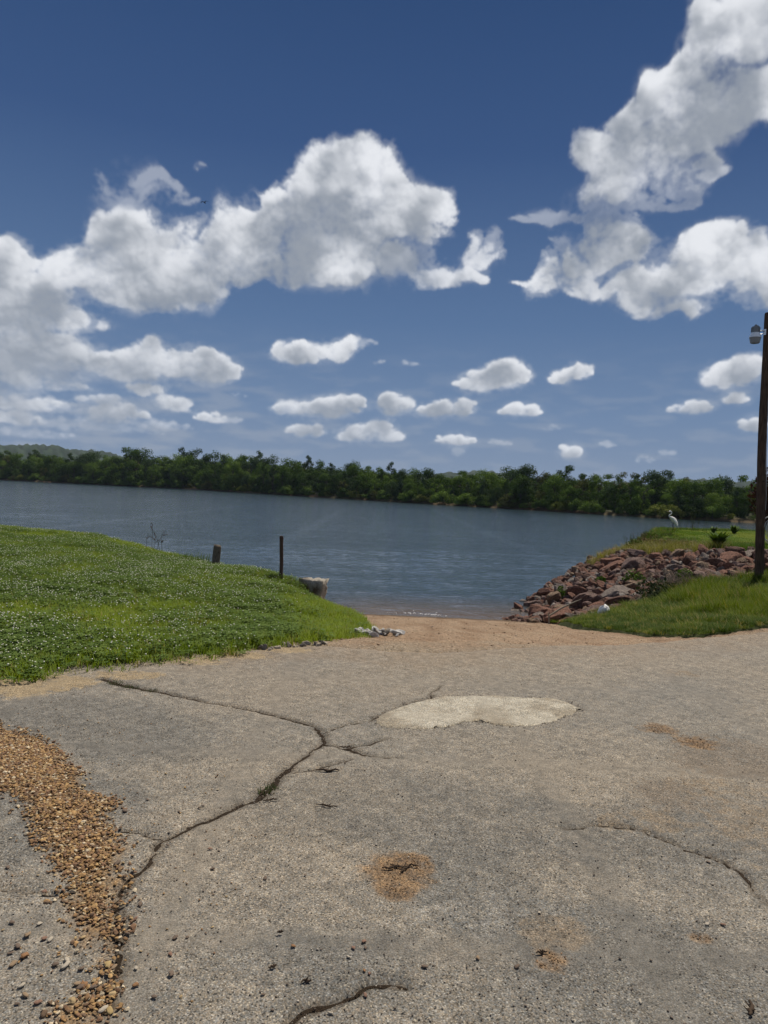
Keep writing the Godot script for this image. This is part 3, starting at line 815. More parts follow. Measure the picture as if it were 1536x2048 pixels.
func macro_texture() -> Texture2D:
	var w := 1280
	var h := 1024
	var sx := (AX1 - AX0) / w
	var sz := (AZ1 - AZ0) / h
	var S := []
	for s in STAINS:
		S.append(s)
	# stain weights, drawn one by one
	var kinds := {"s": 0, "o": 1, "d": 2, "t": 3, "w": 4, "y": 5, "g": 6, "n": 7}
	var lay := []
	for k in 8:
		var a := PackedFloat32Array()
		a.resize(w * h)
		a.fill(0.0)
		lay.append(a)
	for s in S:
		var a: PackedFloat32Array = lay[kinds[s[4]]]
		var rx: float = s[2] * (1.15 if s[4] == "s" else 1.5)
		var rz: float = s[3] * (1.15 if s[4] == "s" else 1.5)
		for j in range(maxi(int((s[1] - rz - AZ0) / sz), 0), mini(int((s[1] + rz - AZ0) / sz), h - 1)):
			var ez: float = (AZ0 + j * sz - s[1]) / rz
			for i in range(maxi(int((s[0] - rx - AX0) / sx), 0), mini(int((s[0] + rx - AX0) / sx), w - 1)):
				var ex: float = (AX0 + i * sx - s[0]) / rx
				var q := 1.0 - ex * ex - ez * ez
				if q > 0:
					a[j * w + i] = minf(1.0, a[j * w + i] + q * 1.3)
		lay[kinds[s[4]]] = a
	var dark := PackedFloat32Array()
	dark.resize(w * h)
	dark.fill(0.0)
	for line in crack_lines:
		for p in line:
			var rad: float = p[1] * 0.75 + 0.012
			var cx: float = p[0].x
			var cz: float = p[0].y
			for j in range(maxi(int((cz - rad * 1.6 - AZ0) / sz), 0), mini(int((cz + rad * 1.6 - AZ0) / sz) + 1, h - 1)):
				for i in range(maxi(int((cx - rad * 1.6 - AX0) / sx), 0), mini(int((cx + rad * 1.6 - AX0) / sx) + 1, w - 1)):
					var d := Vector2(AX0 + i * sx - cx, AZ0 + j * sz - cz).length()
					dark[j * w + i] = maxf(dark[j * w + i], 1.0 - smoothstep(rad * 0.5, rad * 1.6, d))
	var wide := noise(31, 0.55, 4)
	var mid := noise(32, 2.6, 4)
	var small := noise(33, 14.0, 3)
	var bytes := PackedByteArray()
	bytes.resize(w * h * 3)
	var t_s: PackedFloat32Array = lay[0]
	var t_o: PackedFloat32Array = lay[1]
	var t_d: PackedFloat32Array = lay[2]
	var t_t: PackedFloat32Array = lay[3]
	var t_w: PackedFloat32Array = lay[4]
	var t_y: PackedFloat32Array = lay[5]
	var t_g: PackedFloat32Array = lay[6]
	var k := 0
	var rim := PackedFloat32Array()
	for i in w:
		rim.append(asphalt_far(AX0 + i * sx))
	for j in h:
		var z := AZ0 + j * sz
		for i in w:
			var x := AX0 + i * sx
			var a := wide.get_noise_2d(x, z)
			var b := mid.get_noise_2d(x, z)
			var c := small.get_noise_2d(x, z)
			# weathered grey, dusted with tan; linear values
			var washed := smoothstep(1.1, 0.0, z - rim[i] + 0.5 * b) if z < -5.5 else 0.0
			var dust := clampf(0.50 + a * 0.50 + b * 0.30 + c * 0.30 + 0.38 * t_t[k] - 0.45 * t_d[k], 0.0, 1.0)
			var r := lerpf(0.292, 0.366, dust)
			var g := lerpf(0.281, 0.328, dust)
			var bl := lerpf(0.265, 0.282, dust)
			var shade := 1.0 + 0.09 * b + 0.22 * c - 0.15 * t_d[k]
			var q := t_w[k]
			if q > 0.0:
				q = smoothstep(0.25, 0.7, q * 0.7 + c * 0.5)
				shade *= 1.0 + 0.22 * q
			r = lerpf(r, 0.40, washed * 0.6)
			g = lerpf(g, 0.315, washed * 0.6)
			bl = lerpf(bl, 0.235, washed * 0.6)
			shade *= 1.24
			r *= shade
			g *= shade
			bl *= shade
			q = t_g[k]
			if q > 0.0:
				q = smoothstep(0.2, 0.75, q * 0.75 + c * 0.6 + b * 0.3)
				r = lerpf(r, 0.26, q * 0.5)
				g = lerpf(g, 0.205, q * 0.5)
				bl = lerpf(bl, 0.16, q * 0.5)
			q = 0.0
			if x < -0.4 and z < -1.7 and z > -5.4:
				q = smoothstep(-0.03, 0.09, take(gravel_d, x, z) + 0.05 * c)
			if q > 0.0:
				r = lerpf(r, 0.44, q * 0.8)
				g = lerpf(g, 0.27, q * 0.8)
				bl = lerpf(bl, 0.115, q * 0.8)
			q = t_o[k]
			if q > 0.0:
				q = smoothstep(0.35, 1.0, q * 0.7 + c * 0.5 + b * 0.5)
				r = lerpf(r, 0.38, q * 0.5)
				g = lerpf(g, 0.28, q * 0.5)
				bl = lerpf(bl, 0.18, q * 0.5)
			q = t_y[k]
			if q > 0.0:
				q = smoothstep(0.25, 0.75, q * 0.8 + c * 0.45 + b * 0.45)
				r = lerpf(r, 0.58, q * 0.9)
				g = lerpf(g, 0.46, q * 0.9)
				bl = lerpf(bl, 0.30, q * 0.9)
			q = t_s[k]
			if q > 0.0:
				q = smoothstep(0.10, 1.05, q * 0.85 + c * 0.40 + b * 0.55)
				r = lerpf(r, 0.37 + 0.22 * c, q * 0.85)
				g = lerpf(g, 0.235 + 0.15 * c, q * 0.85)
				bl = lerpf(bl, 0.125 + 0.08 * c, q * 0.85)
			q = dark[k]
			if q > 0.0:
				q *= clampf(0.75 + c * 0.8, 0.0, 1.0)
				r = lerpf(r, 0.10, q * 0.6)
				g = lerpf(g, 0.072, q * 0.6)
				bl = lerpf(bl, 0.045, q * 0.6)
			bytes[k * 3] = int(255.0 * pow(clampf(r, 0, 1), 0.4545))
			bytes[k * 3 + 1] = int(255.0 * pow(clampf(g, 0, 1), 0.4545))
			bytes[k * 3 + 2] = int(255.0 * pow(clampf(bl, 0, 1), 0.4545))
			k += 1
	return ImageTexture.create_from_image(Image.create_from_data(w, h, false, Image.FORMAT_RGB8, bytes))

func asphalt() -> void:
	crack_points()
	var xs := lines([[-60, -6, 2.0], [-6, -3.6, 0.12], [-3.6, 4.2, 0.028], [4.2, 7, 0.14], [7, 60, 2.0]])
	var zs := lines([[-11.0, -9.4, 0.1], [-9.4, -5.6, 0.045], [-5.6, -1.4, 0.024], [-1.4, 2.0, 0.2], [2, 60, 2.0]])
	var nx := xs.size()
	var nz := zs.size()
	var ys := PackedFloat32Array()
	ys.resize(nx * nz)
	var keep := PackedByteArray()
	keep.resize(nx * nz)
	keep.fill(1)
	for r in nz:
		var z := zs[r]
		for q in nx:
			var x := xs[q]
			var k := r * nx + q
			var y := 0.012 * soft.get_noise_2d(x * 0.6, z * 0.6) + 0.0035 * fine.get_noise_2d(x * 3.0, z * 3.0)
			if z > -1 or absf(x) > 8:
				y -= 0.0
			if z < -6.4:
				var e := z - asphalt_far(x)
				if e < 0:
					y -= minf(0.25, -e * 0.9)
					if e < -0.5:
						keep[k] = 0
				y += 0.02 * smoothstep(0.0, 0.15, e)
			else:
				y += 0.02
			ys[k] = y
	# recess the mesh along the cracks
	for line in crack_lines:
		for p in line:
			var rad: float = p[1] * 0.9 + 0.012
			var cx: float = p[0].x
			var cz: float = p[0].y
			var q0 := xs.bsearch(cx - rad)
			var r0 := zs.bsearch(cz - rad)
			for r in range(r0, nz):
				if zs[r] > cz + rad:
					break
				for q in range(q0, nx):
					if xs[q] > cx + rad:
						break
					var d := Vector2(xs[q] - cx, zs[r] - cz).length() / rad
					if d < 1.0:
						var k := r * nx + q
						var floor_y := 0.012 * soft.get_noise_2d(xs[q] * 0.6, zs[r] * 0.6) + 0.02 - 0.016 * (1.0 - d * d)
						ys[k] = minf(ys[k], floor_y)
	var sp := speckle(1024, 0.33, 41)
	var m := mat(Color.WHITE, 0.88)
	m.metallic_specular = 0.35
	m.albedo_texture = sp[0]
	m.uv1_scale = Vector3(1.0 / 1.7, 1.0 / 1.7, 1)
	m.heightmap_enabled = true
	m.heightmap_texture = sp[1]
	m.heightmap_scale = 0.2
	m.detail_enabled = true
	m.detail_blend_mode = BaseMaterial3D.BLEND_MODE_MUL
	m.detail_uv_layer = BaseMaterial3D.DETAIL_UV_2
	m.detail_albedo = macro_texture()
	M.asphalt = m
	var o := struct("asphalt_pavement", sheet(xs, zs, ys, PackedColorArray(), keep, Rect2(AX0, AZ0, AX1 - AX0, AZ1 - AZ0)), m)
	tag(o, "weathered cracked asphalt apron above the boat ramp", "pavement")
	# dirt that fills the cracks
	var dirt := with_grain(mat(lin(0.085, 0.060, 0.038), 1.0), M.grain, M.height, Vector3(6, 6, 6), 1.2)
	for line in crack_lines:
		var mb := Mb.new()
		for k in line.size():
			var p: Vector2 = line[k][0]
			var a: Vector2 = line[maxi(k - 1, 0)][0]
			var b: Vector2 = line[mini(k + 1, line.size() - 1)][0]
			var s: Vector2 = (b - a).orthogonal().normalized() * float(line[k][1]) * 0.55
			var y := 0.012 * soft.get_noise_2d(p.x * 0.6, p.y * 0.6) + 0.0115
			for e in [-1.0, 0.0, 1.0]:
				mb.v.append(Vector3(p.x + s.x * e, y - 0.003 * absf(e), p.y + s.y * e))
				mb.n.append(Vector3(0, 1, 0))
				mb.c.append(Color.WHITE)
			if k:
				var f: int = k * 3
				mb.i.append_array([f - 3, f, f - 2, f - 2, f, f + 1, f - 2, f + 1, f - 1, f - 1, f + 1, f + 2])
		struct("pavement_crack", mb.mesh(), dirt)
	# the pale poured patch, a low slab with a rounded rim
	var mb := Mb.new()
	var mid := Vector2.ZERO
	var ring := []
	for k in PATCH.size():
		var a: Vector2 = PATCH[k]
		var b: Vector2 = PATCH[(k + 1) % PATCH.size()]
		var n := maxi(1, int(a.distance_to(b) / 0.025))
		for j in n:
			var p := a.lerp(b, float(j) / n)
			var s := (b - a).orthogonal().normalized()
			ring.append(p + s * (0.025 * fine.get_noise_2d(p.x * 6.0, p.y * 6.0) + 0.020 * fine.get_noise_2d(p.x * 24.0, p.y * 24.0)))
	for p in ring:
		mid += p
	mid /= ring.size()
	var shells := [[1.0, -0.01], [0.995, 0.010], [0.98, 0.015], [0.94, 0.016], [0.9, 0.0163], [0.85, 0.0166], [0.78, 0.017], [0.7, 0.0172], [0.62, 0.0174], [0.55, 0.0176], [0.47, 0.0178], [0.4, 0.018], [0.3, 0.0182], [0.2, 0.0184], [0.1, 0.0186], [0.0, 0.0188]]
	for s in shells:
		for p in ring:
			var w: Vector2 = mid.lerp(p, s[0])
			var y: float = 0.012 * soft.get_noise_2d(w.x * 0.6, w.y * 0.6) + 0.014 + s[1] + 0.003 * fine.get_noise_2d(w.x * 5.0, w.y * 5.0)
			mb.v.append(Vector3(w.x, y, w.y))
			mb.n.append(Vector3((p.x - mid.x) * 0.4 if s[1] < 0.0155 else 0.0, 1, (p.y - mid.y) * 0.4 if s[1] < 0.0155 else 0.0).normalized())
			var dirty := clampf(0.42 + 1.5 * fine.get_noise_2d(w.x * 2.2, w.y * 2.2) + 0.5 * fine.get_noise_2d(w.x * 9.0, w.y * 9.0) - (0.35 if s[0] < 0.9 else -0.1), 0, 1)
			mb.c.append(Color(0.80, 0.755, 0.665).lerp(Color(0.50, 0.435, 0.35), dirty * 0.8))
	var n := ring.size()
	for k in shells.size() - 1:
		for j in n:
			var j2 := (j + 1) % n
			mb.i.append_array([k * n + j, (k + 1) * n + j, k * n + j2, k * n + j2, (k + 1) * n + j, (k + 1) * n + j2])
	var pm := with_grain(mat(Color.WHITE, 0.92, true), sp[0], sp[1], Vector3(0.7, 0.7, 0.7), 0.35)
	tag(struct("pavement_patch", mb.mesh(), pm), "pale concrete patch poured into the asphalt", "pavement")


# ------------------------------------------------------------------ dirt ramp
func ramp() -> void:
	var xs := lines([[-3.0, 5.0, 0.07], [5.0, 16, 0.3]])
	var zs := lines([[-20.5, -10.5, 0.09], [-10.5, -6.2, 0.05]])
	var nx := xs.size()
	var nz := zs.size()
	var ys := PackedFloat32Array()
	var cols := PackedColorArray()
	var keep := PackedByteArray()
	var streak := noise(51, 1.0, 4)
	for r in nz:
		for q in nx:
			var x := xs[q]
			var z := zs[r]
			var s := streak.get_noise_2d(x * 2.2, z * 0.25)
			var b := streak.get_noise_2d(x * 1.1 + 60, z * 1.1)
			var c := streak.get_noise_2d(x * 6.0, z * 5.0 + 30)
			var y := dirt_y(x, z) + 0.012 * s + 0.010 * c - 0.006
			ys.append(y)
			keep.append(0 if take(right_d, x, z) > 0.3 and z < -8.4 else 1)
			var t := clampf(0.5 + s * 0.9 + c * 0.5, 0, 1)
			var col := Color(0.41, 0.275, 0.185).lerp(Color(0.58, 0.43, 0.31), t)
			col = col.lerp(Color(0.56, 0.43, 0.31), clampf(b * 1.6 - 0.1, 0, 0.8))
			var e := z - asphalt_far(x)
			col = col.lerp(Color(0.46, 0.39, 0.31), smoothstep(-0.9, 0.0, e + 0.5 * b) * 0.7)
			col = col.lerp(Color(0.13, 0.078, 0.045), smoothstep(0.30, 0.06, y - WATER + 0.05 * c) * 0.85)
			cols.append(col)
	var sp := speckle(512, 0.11, 61)
	M.dirt = with_grain(mat(Color.WHITE, 0.95, true), sp[0], M.height, Vector3(1.7, 1.7, 1.7), 0.5)
	M.grit = sp
	tag(struct("boat_ramp", sheet(xs, zs, ys, cols, keep), M.dirt), "reddish dirt boat ramp sloping into the river", "ramp")


# ------------------------------------------------------------------ banks and far land
func land() -> void:
	# left lawn ground
	var xs := lines([[-13.8, 0.9, 0.14]])
	var zs := lines([[-22.8, -3.2, 0.14]])
	var ys := PackedFloat32Array()
	var cols := PackedColorArray()
	for r in zs.size():
		for q in xs.size():
			var x := xs[q]
			var z := zs[r]
			var y := lawn_at(x, z)
			ys.append(maxf(y, -2.6) - 0.012)
			var d := take(lawn_d, x, z)
			var col := Color(0.060, 0.075, 0.022).lerp(Color(0.10, 0.085, 0.035), clampf(0.5 + soft.get_noise_2d(x * 3, z * 3), 0, 1))
			col = col.lerp(Color(0.40, 0.30, 0.175), smoothstep(0.45, 0.0, d + 0.35 * soft.get_noise_2d(x * 1.6 + 9, z * 1.6)) * (1.0 if x < 0.1 and z > -9 else 0.3))
			if d < -0.05:
				col = col.lerp(Color(0.16, 0.11, 0.07), smoothstep(-0.05, -0.2, d) * (1.0 if z < -9 else 0.0))
			cols.append(col)
	tag(struct("lawn_ground", sheet(xs, zs, ys, cols, PackedByteArray()), M.soil), "soil under the clover lawn beside the ramp", "ground")
	# right bank ground
	xs = lines([[2.6, 13.0, 0.16], [13, 29, 0.4]])
	zs = lines([[-41.5, -28, 0.4], [-28, -22.4, 0.16], [-22.4, -20.4, 0.06], [-20.4, -8.5, 0.16]])
	ys = PackedFloat32Array()
	cols = PackedColorArray()
	for r in zs.size():
		for q in xs.size():
			var x := xs[q]
			var z := zs[r]
			var y := right_at(x, z)
			var rd := take(rock_d, x, z)
			var col := Color(0.065, 0.080, 0.024)
			if rd > -0.3 and z > -28.0 and z < -14.5 and x < 18.5:
				y -= 0.16 * smoothstep(-0.3, 0.3, rd)
				if z < -20.2 and x > 9.9:
					y -= 0.42 * smoothstep(-0.05, 0.05, rd) * smoothstep(1.3, 0.5, rd)
				col = col.lerp(Color(0.10, 0.066, 0.048), smoothstep(-0.2, 0.2, rd))
			ys.append(maxf(y, -2.8) - 0.012)
			cols.append(col)
	tag(struct("bank_ground", sheet(xs, zs, ys, cols, PackedByteArray()), M.soil), "soil of the right bank under the rocks and grass", "ground")
	# wide ground behind and to both sides
	var mb := Mb.new()
	var gcol := Color(0.07, 0.095, 0.032)
	mb.quad(Vector3(-1500, -0.12, 58), Vector3(-1500, -0.12, 1500), Vector3(1500, -0.12, 1500), Vector3(1500, -0.12, 58), gcol, Vector3.UP)
	mb.quad(Vector3(-1500, -0.12, -21), Vector3(-1500, -0.12, 58), Vector3(-59, -0.12, 58), Vector3(-59, -0.12, -21), gcol, Vector3.UP)
	mb.quad(Vector3(59, -0.12, -21), Vector3(59, -0.12, 58), Vector3(1500, -0.12, 58), Vector3(1500, -0.12, -21), gcol, Vector3.UP)
	mb.quad(Vector3(-59, -0.13, -21), Vector3(-59, -0.13, -3), Vector3(-13.7, -0.13, -3), Vector3(-13.7, -0.13, -21), gcol, Vector3.UP)
	mb.quad(Vector3(28.9, -0.1, -40), Vector3(28.9, -0.1, -8), Vector3(59, -0.1, -8), Vector3(59, -0.1, -40), gcol, Vector3.UP)
	tag(struct("ground", mb.mesh(), M.soil), "grassy ground behind the landing", "ground")
	# the far bank: an earth lip at the water, then woodland floor to the horizon
	var shore := []
	shore.append(Vector2(-900, -760))
	shore.append(Vector2(-420, -420))
	for k in range(1, BANK.size()):
		var a: Vector2 = BANK[k]
		var b: Vector2 = BANK[mini(k + 1, BANK.size() - 1)]
		var n := maxi(1, int(a.distance_to(b) / 3.0))
		for j in n:
			var p := a.lerp(b, float(j) / n)
			shore.append(p + Vector2(0.4, -0.9) * 2.2 * soft.get_noise_2d(p.x * 0.12, p.y * 0.12))
	shore.append(Vector2(400, -95))
	shore.append(Vector2(1500, -60))
	mb = Mb.new()
	var steps := [[0.0, -0.5], [0.5, 0.25], [1.4, 0.55], [4.0, 0.9], [14.0, 1.3], [60.0, 1.6], [400.0, 1.7], [2600.0, 1.7]]
	for p in shore:
		for s in steps:
			var w := soft.get_noise_2d(p.x * 0.2 + s[0], p.y * 0.2)
			mb.v.append(Vector3(p.x + s[0] * 0.55, WATER + s[1] * (1.0 + 0.5 * w), p.y - s[0] * 0.85))
			mb.n.append(Vector3(-0.2, 1, 0.4).normalized() if s[0] < 2 else Vector3.UP)
			var bare := clampf(0.5 + 1.8 * soft.get_noise_2d(p.x * 0.05 + 7, p.y * 0.05), 0, 1)
			mb.c.append(Color(0.06, 0.06, 0.025).lerp(Color(0.20, 0.135, 0.08), bare) if s[0] < 3 else Color(0.045, 0.055, 0.02))
	var ns := steps.size()
	for k in shore.size() - 1:
		for j in ns - 1:
			var f := k * ns + j
			mb.i.append_array([f, f + 1, f + ns, f + ns, f + 1, f + ns + 1])
	tag(struct("far_bank_ground", mb.mesh(), M.soil), "low earth bank on the far side of the river", "ground")


func river() -> void:
	var xs := lines([[-900, -120, 60.0], [-120, -70, 5.0], [-70, -24, 1.2], [-24, -12, 0.6], [-12, 14, 0.16], [14, 30, 0.6], [30, 80, 1.5], [80, 150, 6.0], [150, 1200, 70.0]])
	var zs := lines([[-900, -300, 30.0], [-300, -120, 3.0], [-120, -60, 0.7], [-60, -38, 0.30], [-38, -14.2, 0.13]])
	var nx := xs.size()
	var nz := zs.size()
	var ys := PackedFloat32Array()
	var cols := PackedColorArray()
	var chop := noise(71, 1.0, 4)
	for r in nz:
		var z := zs[r]
		for q in nx:
			var x := xs[q]
			var near := smoothstep(-60.0, -30.0, z) * smoothstep(-30.0, -14.0, x) * smoothstep(34.0, 18.0, x)
			var y := WATER
			var gust := 0.6 + 0.5 * chop.get_noise_2d(x * 0.02, z * 0.03)
			y += 0.040 * gust * smoothstep(-170.0, -90.0, z) * chop.get_noise_2d(x * 0.11 + 50, z * 0.30)
			if near > 0:
				y += near * gust * 0.018 * chop.get_noise_2d(x * 0.9, z * 2.6)
				if z > -20:
					y += 0.035 * smoothstep(-20.0, -17.6, z) * sin((z + 0.12 * sin(x * 1.3)) * 4.2 + x * 0.15) * near
			ys.append(y)
			var shallow := smoothstep(-22.5, -17.6, z) * smoothstep(-2.5, 0.0, x) * smoothstep(5.5, 3.5, x)
			cols.append(Color(0.026, 0.044, 0.058).lerp(Color(0.10, 0.072, 0.042), shallow))
	var wn := noise(72, 0.0105, 6)
	wn.fractal_gain = 0.6
	wn.fractal_lacunarity = 2.1
	var m := mat(Color.WHITE, 0.08, true)
	m.metallic_specular = 0.37
	m.uv1_triplanar = true
	m.uv1_world_triplanar = true
	m.uv1_scale = Vector3(1.0 / 14.0, 1.0 / 14.0, 1.0 / 7.0)
	m.normal_enabled = true
	m.normal_texture = tex(wn, 1024, [], true, 7.5)
	m.normal_scale = 1.0
	M.water = m
	tag(struct("river_water", sheet(xs, zs, ys, cols, PackedByteArray()), m), "wide rippled river between the ramp and the wooded bank", "water")
	# a thin line of foam where wavelets reach the ramp
	var mb := Mb.new()
	var r := RandomNumberGenerator.new()
	r.seed = 5
	for k in 80:
		var t := r.randf()
		var x := lerpf(0.15, 1.75, t)
		var z := -18.05 - 0.10 * sin(x * 2.0) + r.randfn(0.0, 0.05) - (0.35 if r.randf() < 0.1 else 0.0)
		var s := r.randf_range(0.004, 0.015) * (1.0 if absf(t - 0.6) < 0.3 else 0.5)
		var y := WATER + 0.028 + r.randf() * 0.012
		var p := Vector3(x, y, z)
		for e in 4:
			var a0 := TAU * e / 4.0
			var a1 := TAU * (e + 1) / 4.0
			mb.tri(p + Vector3(0, s * 0.8, 0), p + Vector3(cos(a0) * s * 1.8, 0, sin(a0) * s), p + Vector3(cos(a1) * s * 1.8, 0, sin(a1) * s), Color.WHITE)
	var fo := obj("foam", mb.mesh(), M.foam)
	fo.set_meta("kind", "stuff")
	tag(fo, "white foam where small waves wash onto the ramp", "foam")


func hills() -> void:
	var mb := Mb.new()
	var hn := noise(81, 0.006, 4)
	var bump := noise(82, 0.05, 3)
	var prof := [[-60.0, 1.0], [-40, 1.2], [-32, 1.5], [-28.5, 1.75], [-26.5, 1.95], [-25.0, 2.0], [-23.8, 1.75], [-22.8, 1.72], [-21.5, 1.78], [-20.3, 1.5], [-18, 1.0], [-10, 0.8], [-2, 0.9], [3, 1.2], [5.5, 1.55], [7.2, 1.62], [9, 1.5], [12, 1.1], [20, 1.2], [24, 1.7], [27, 1.6], [40, 1.2], [60, 1.0]]
	var na := 900
	var nr := 14
	for k in na + 1:
		var az := -60.0 + 120.0 * k / na
		var el := 1.0
		for j in prof.size() - 1:
			if az >= prof[j][0] and az <= prof[j + 1][0]:
				el = lerpf(prof[j][1], prof[j + 1][1], smoothstep(0, 1, (az - prof[j][0]) / (prof[j + 1][0] - prof[j][0])))
		var top := tan(deg_to_rad(el)) * 1700.0 + 1.6
		for q in nr:
			var t := float(q) / (nr - 1)
			var d := 1250.0 + 900.0 * t
			var p := Vector3(sin(deg_to_rad(az)) * d, 0, -cos(deg_to_rad(az)) * d)
			var shape := pow(sin(PI * clampf(t, 0.0, 1.0)), 0.8)
			var b := bump.get_noise_2d(p.x, p.z)
			p.y = (top + 9.0 * hn.get_noise_2d(p.x, p.z)) * shape + b * 7.0 * shape
			mb.v.append(p)
			mb.n.append(Vector3(-sin(deg_to_rad(az)) * cos(PI * t) * 0.2 + b * 0.6, 1, cos(deg_to_rad(az)) * 0.5 * cos(PI * t) + bump.get_noise_2d(p.z, p.x) * 0.6).normalized())
			mb.c.append(Color(0.026, 0.042, 0.022) * (1.0 + 0.7 * b))
	for k in na:
		for q in nr - 1:
			var f := k * nr + q
			mb.i.append_array([f, f + 1, f + nr, f + nr, f + 1, f + nr + 1])
	tag(struct("hills", mb.mesh(), mat(Color.WHITE, 1.0, true)), "distant wooded hills beyond the far bank", "hills")


# ------------------------------------------------------------------ trees of the far bank
# kinds: broad, slender, pointed, airy, bush
func crown(kind: String, seed_: int) -> ArrayMesh:  # unit height crown, from y 0.0 to 1.0
	var r := RandomNumberGenerator.new()
	r.seed = seed_
	var mb := Mb.new()
	var lobes := []
	var leaves := 5600
	var size := 0.021
	match kind:
		"broad":
			for k in 20:
				var y := r.randf_range(0.16, 0.86)
				var w := 0.36 * sqrt(maxf(0.0, 1.0 - pow((y - 0.46) / 0.55, 2.0)))
				var a := r.randf() * TAU
				lobes.append([Vector3(cos(a) * w * r.randf_range(0.3, 1.0), y, sin(a) * w * r.randf_range(0.3, 1.0)), r.randf_range(0.10, 0.17)])
		"slender":
			for k in 17:
				var y := 0.10 + 0.80 * (k + r.randf()) / 17.0
				var w := 0.17 * sqrt(maxf(0.05, 1.0 - pow((y - 0.45) / 0.58, 2.0)))
				var a := r.randf() * TAU
				lobes.append([Vector3(cos(a) * w, y, sin(a) * w), r.randf_range(0.07, 0.12)])
			leaves = 4200
			size = 0.018
		"pointed":
			for k in 20:
				var y := 0.06 + 0.86 * (k + r.randf() * 0.6) / 20.0
				var w := 0.27 * (1.0 - y)
				var a := r.randf() * TAU
				lobes.append([Vector3(cos(a) * w, y, sin(a) * w), lerpf(0.13, 0.045, y)])
			leaves = 4600
			size = 0.018
		"airy":
			for k in 17:
				var y := 0.14 + 0.68 * (k + r.randf()) / 17.0
				var w := 0.30 * sqrt(maxf(0.05, 1.0 - pow((y - 0.52) / 0.5, 2.0)))
				var a := r.randf() * TAU
				lobes.append([Vector3(cos(a) * w * r.randf_range(0.4, 1.0), y, sin(a) * w * r.randf_range(0.4, 1.0)), r.randf_range(0.07, 0.13)])
			leaves = 3600
			size = 0.019
		"bush":
			for k in 16:
				var a := r.randf() * TAU
				var w := r.randf_range(0.1, 0.62)
				lobes.append([Vector3(cos(a) * w, r.randf_range(0.12, 0.82 - w * 0.5), sin(a) * w), r.randf_range(0.15, 0.27)])
			leaves = 3000
			size = 0.042
	var total := 0.0
	for l in lobes:
		total += l[1] * l[1]
	for l in lobes:
		var n := int(leaves * l[1] * l[1] / total)
		var tone := r.randf_range(0.62, 1.38)
		for k in n:
			var d := Vector3(r.randfn(), r.randfn(), r.randfn()).normalized()
			var rad: float = l[1] * pow(r.randf(), 0.33) * r.randf_range(0.85, 1.18)
			var p: Vector3 = l[0] + d * rad * Vector3(1.12, 0.88, 1.12)
			if p.y < 0.0:
				continue
			var nn := (d + Vector3(r.randfn(), r.randfn(), r.randfn()) * 0.55 + Vector3(0, 0.25, 0)).normalized()
			var s := nn.cross(Vector3(r.randfn(), r.randfn(), r.randfn())).normalized()
			var t := nn.cross(s)
			var q := size * r.randf_range(0.55, 1.3)
			var v := tone * r.randf_range(0.7, 1.3)
			mb.tri(p - s * q, p + t * q * 0.9, p + s * q, Color(v * r.randf_range(0.92, 1.1), v, v * r.randf_range(0.8, 1.15)), nn)
	return mb.mesh()

func trunk_mesh(kind: String, seed_: int) -> ArrayMesh:
	var r := RandomNumberGenerator.new()
	r.seed = seed_ + 900
	var mb := Mb.new()
	var pts := []
	var rad := []
	var top := 0.8
	for k in 7:
		var t := k / 6.0
		pts.append(Vector3(r.randfn() * 0.012 * k / 3.0, t * top - 0.03, r.randfn() * 0.012 * k / 3.0))
		rad.append(lerpf(0.022, 0.005, t))
	mb.tube(pts, rad, [Color.WHITE], 6)
	for k in 9:
		var y := r.randf_range(0.22, 0.66)
		var a := r.randf() * TAU
		var reach := r.randf_range(0.12, 0.26) * (0.6 if kind in ["slender", "pointed"] else 1.0)
		var b := Vector3(0, y, 0)
		var e := b + Vector3(cos(a) * reach, reach * 0.8, sin(a) * reach)
		mb.tube([b, b.lerp(e, 0.5) + Vector3(0, -0.015, 0), e], [0.010, 0.007, 0.003], [Color.WHITE], 5)
	return mb.mesh()

func bank_at(t: float) -> Vector2:
	var left := t
	for k in range(1, BANK.size() - 1):
		var a: Vector2 = BANK[k]
		var b: Vector2 = BANK[k + 1]
		var d := a.distance_to(b)
		if left <= d or k == BANK.size() - 2:
			return a + (b - a) * left / d
		left -= d
	return Vector2.ZERO

func skyline_at(p: Vector2) -> float:
	var az := atan2(p.x, -p.y)
	for k in SKYLINE.size() - 1:
		var a0 := atan2(SKYLINE[k][0], -SKYLINE[k][1])
		var a1 := atan2(SKYLINE[k + 1][0], -SKYLINE[k + 1][1])
		if az <= a1 or k == SKYLINE.size() - 2:
			return lerpf(SKYLINE[k][2], SKYLINE[k + 1][2], clampf((az - a0) / (a1 - a0), 0, 1))
	return 10.0

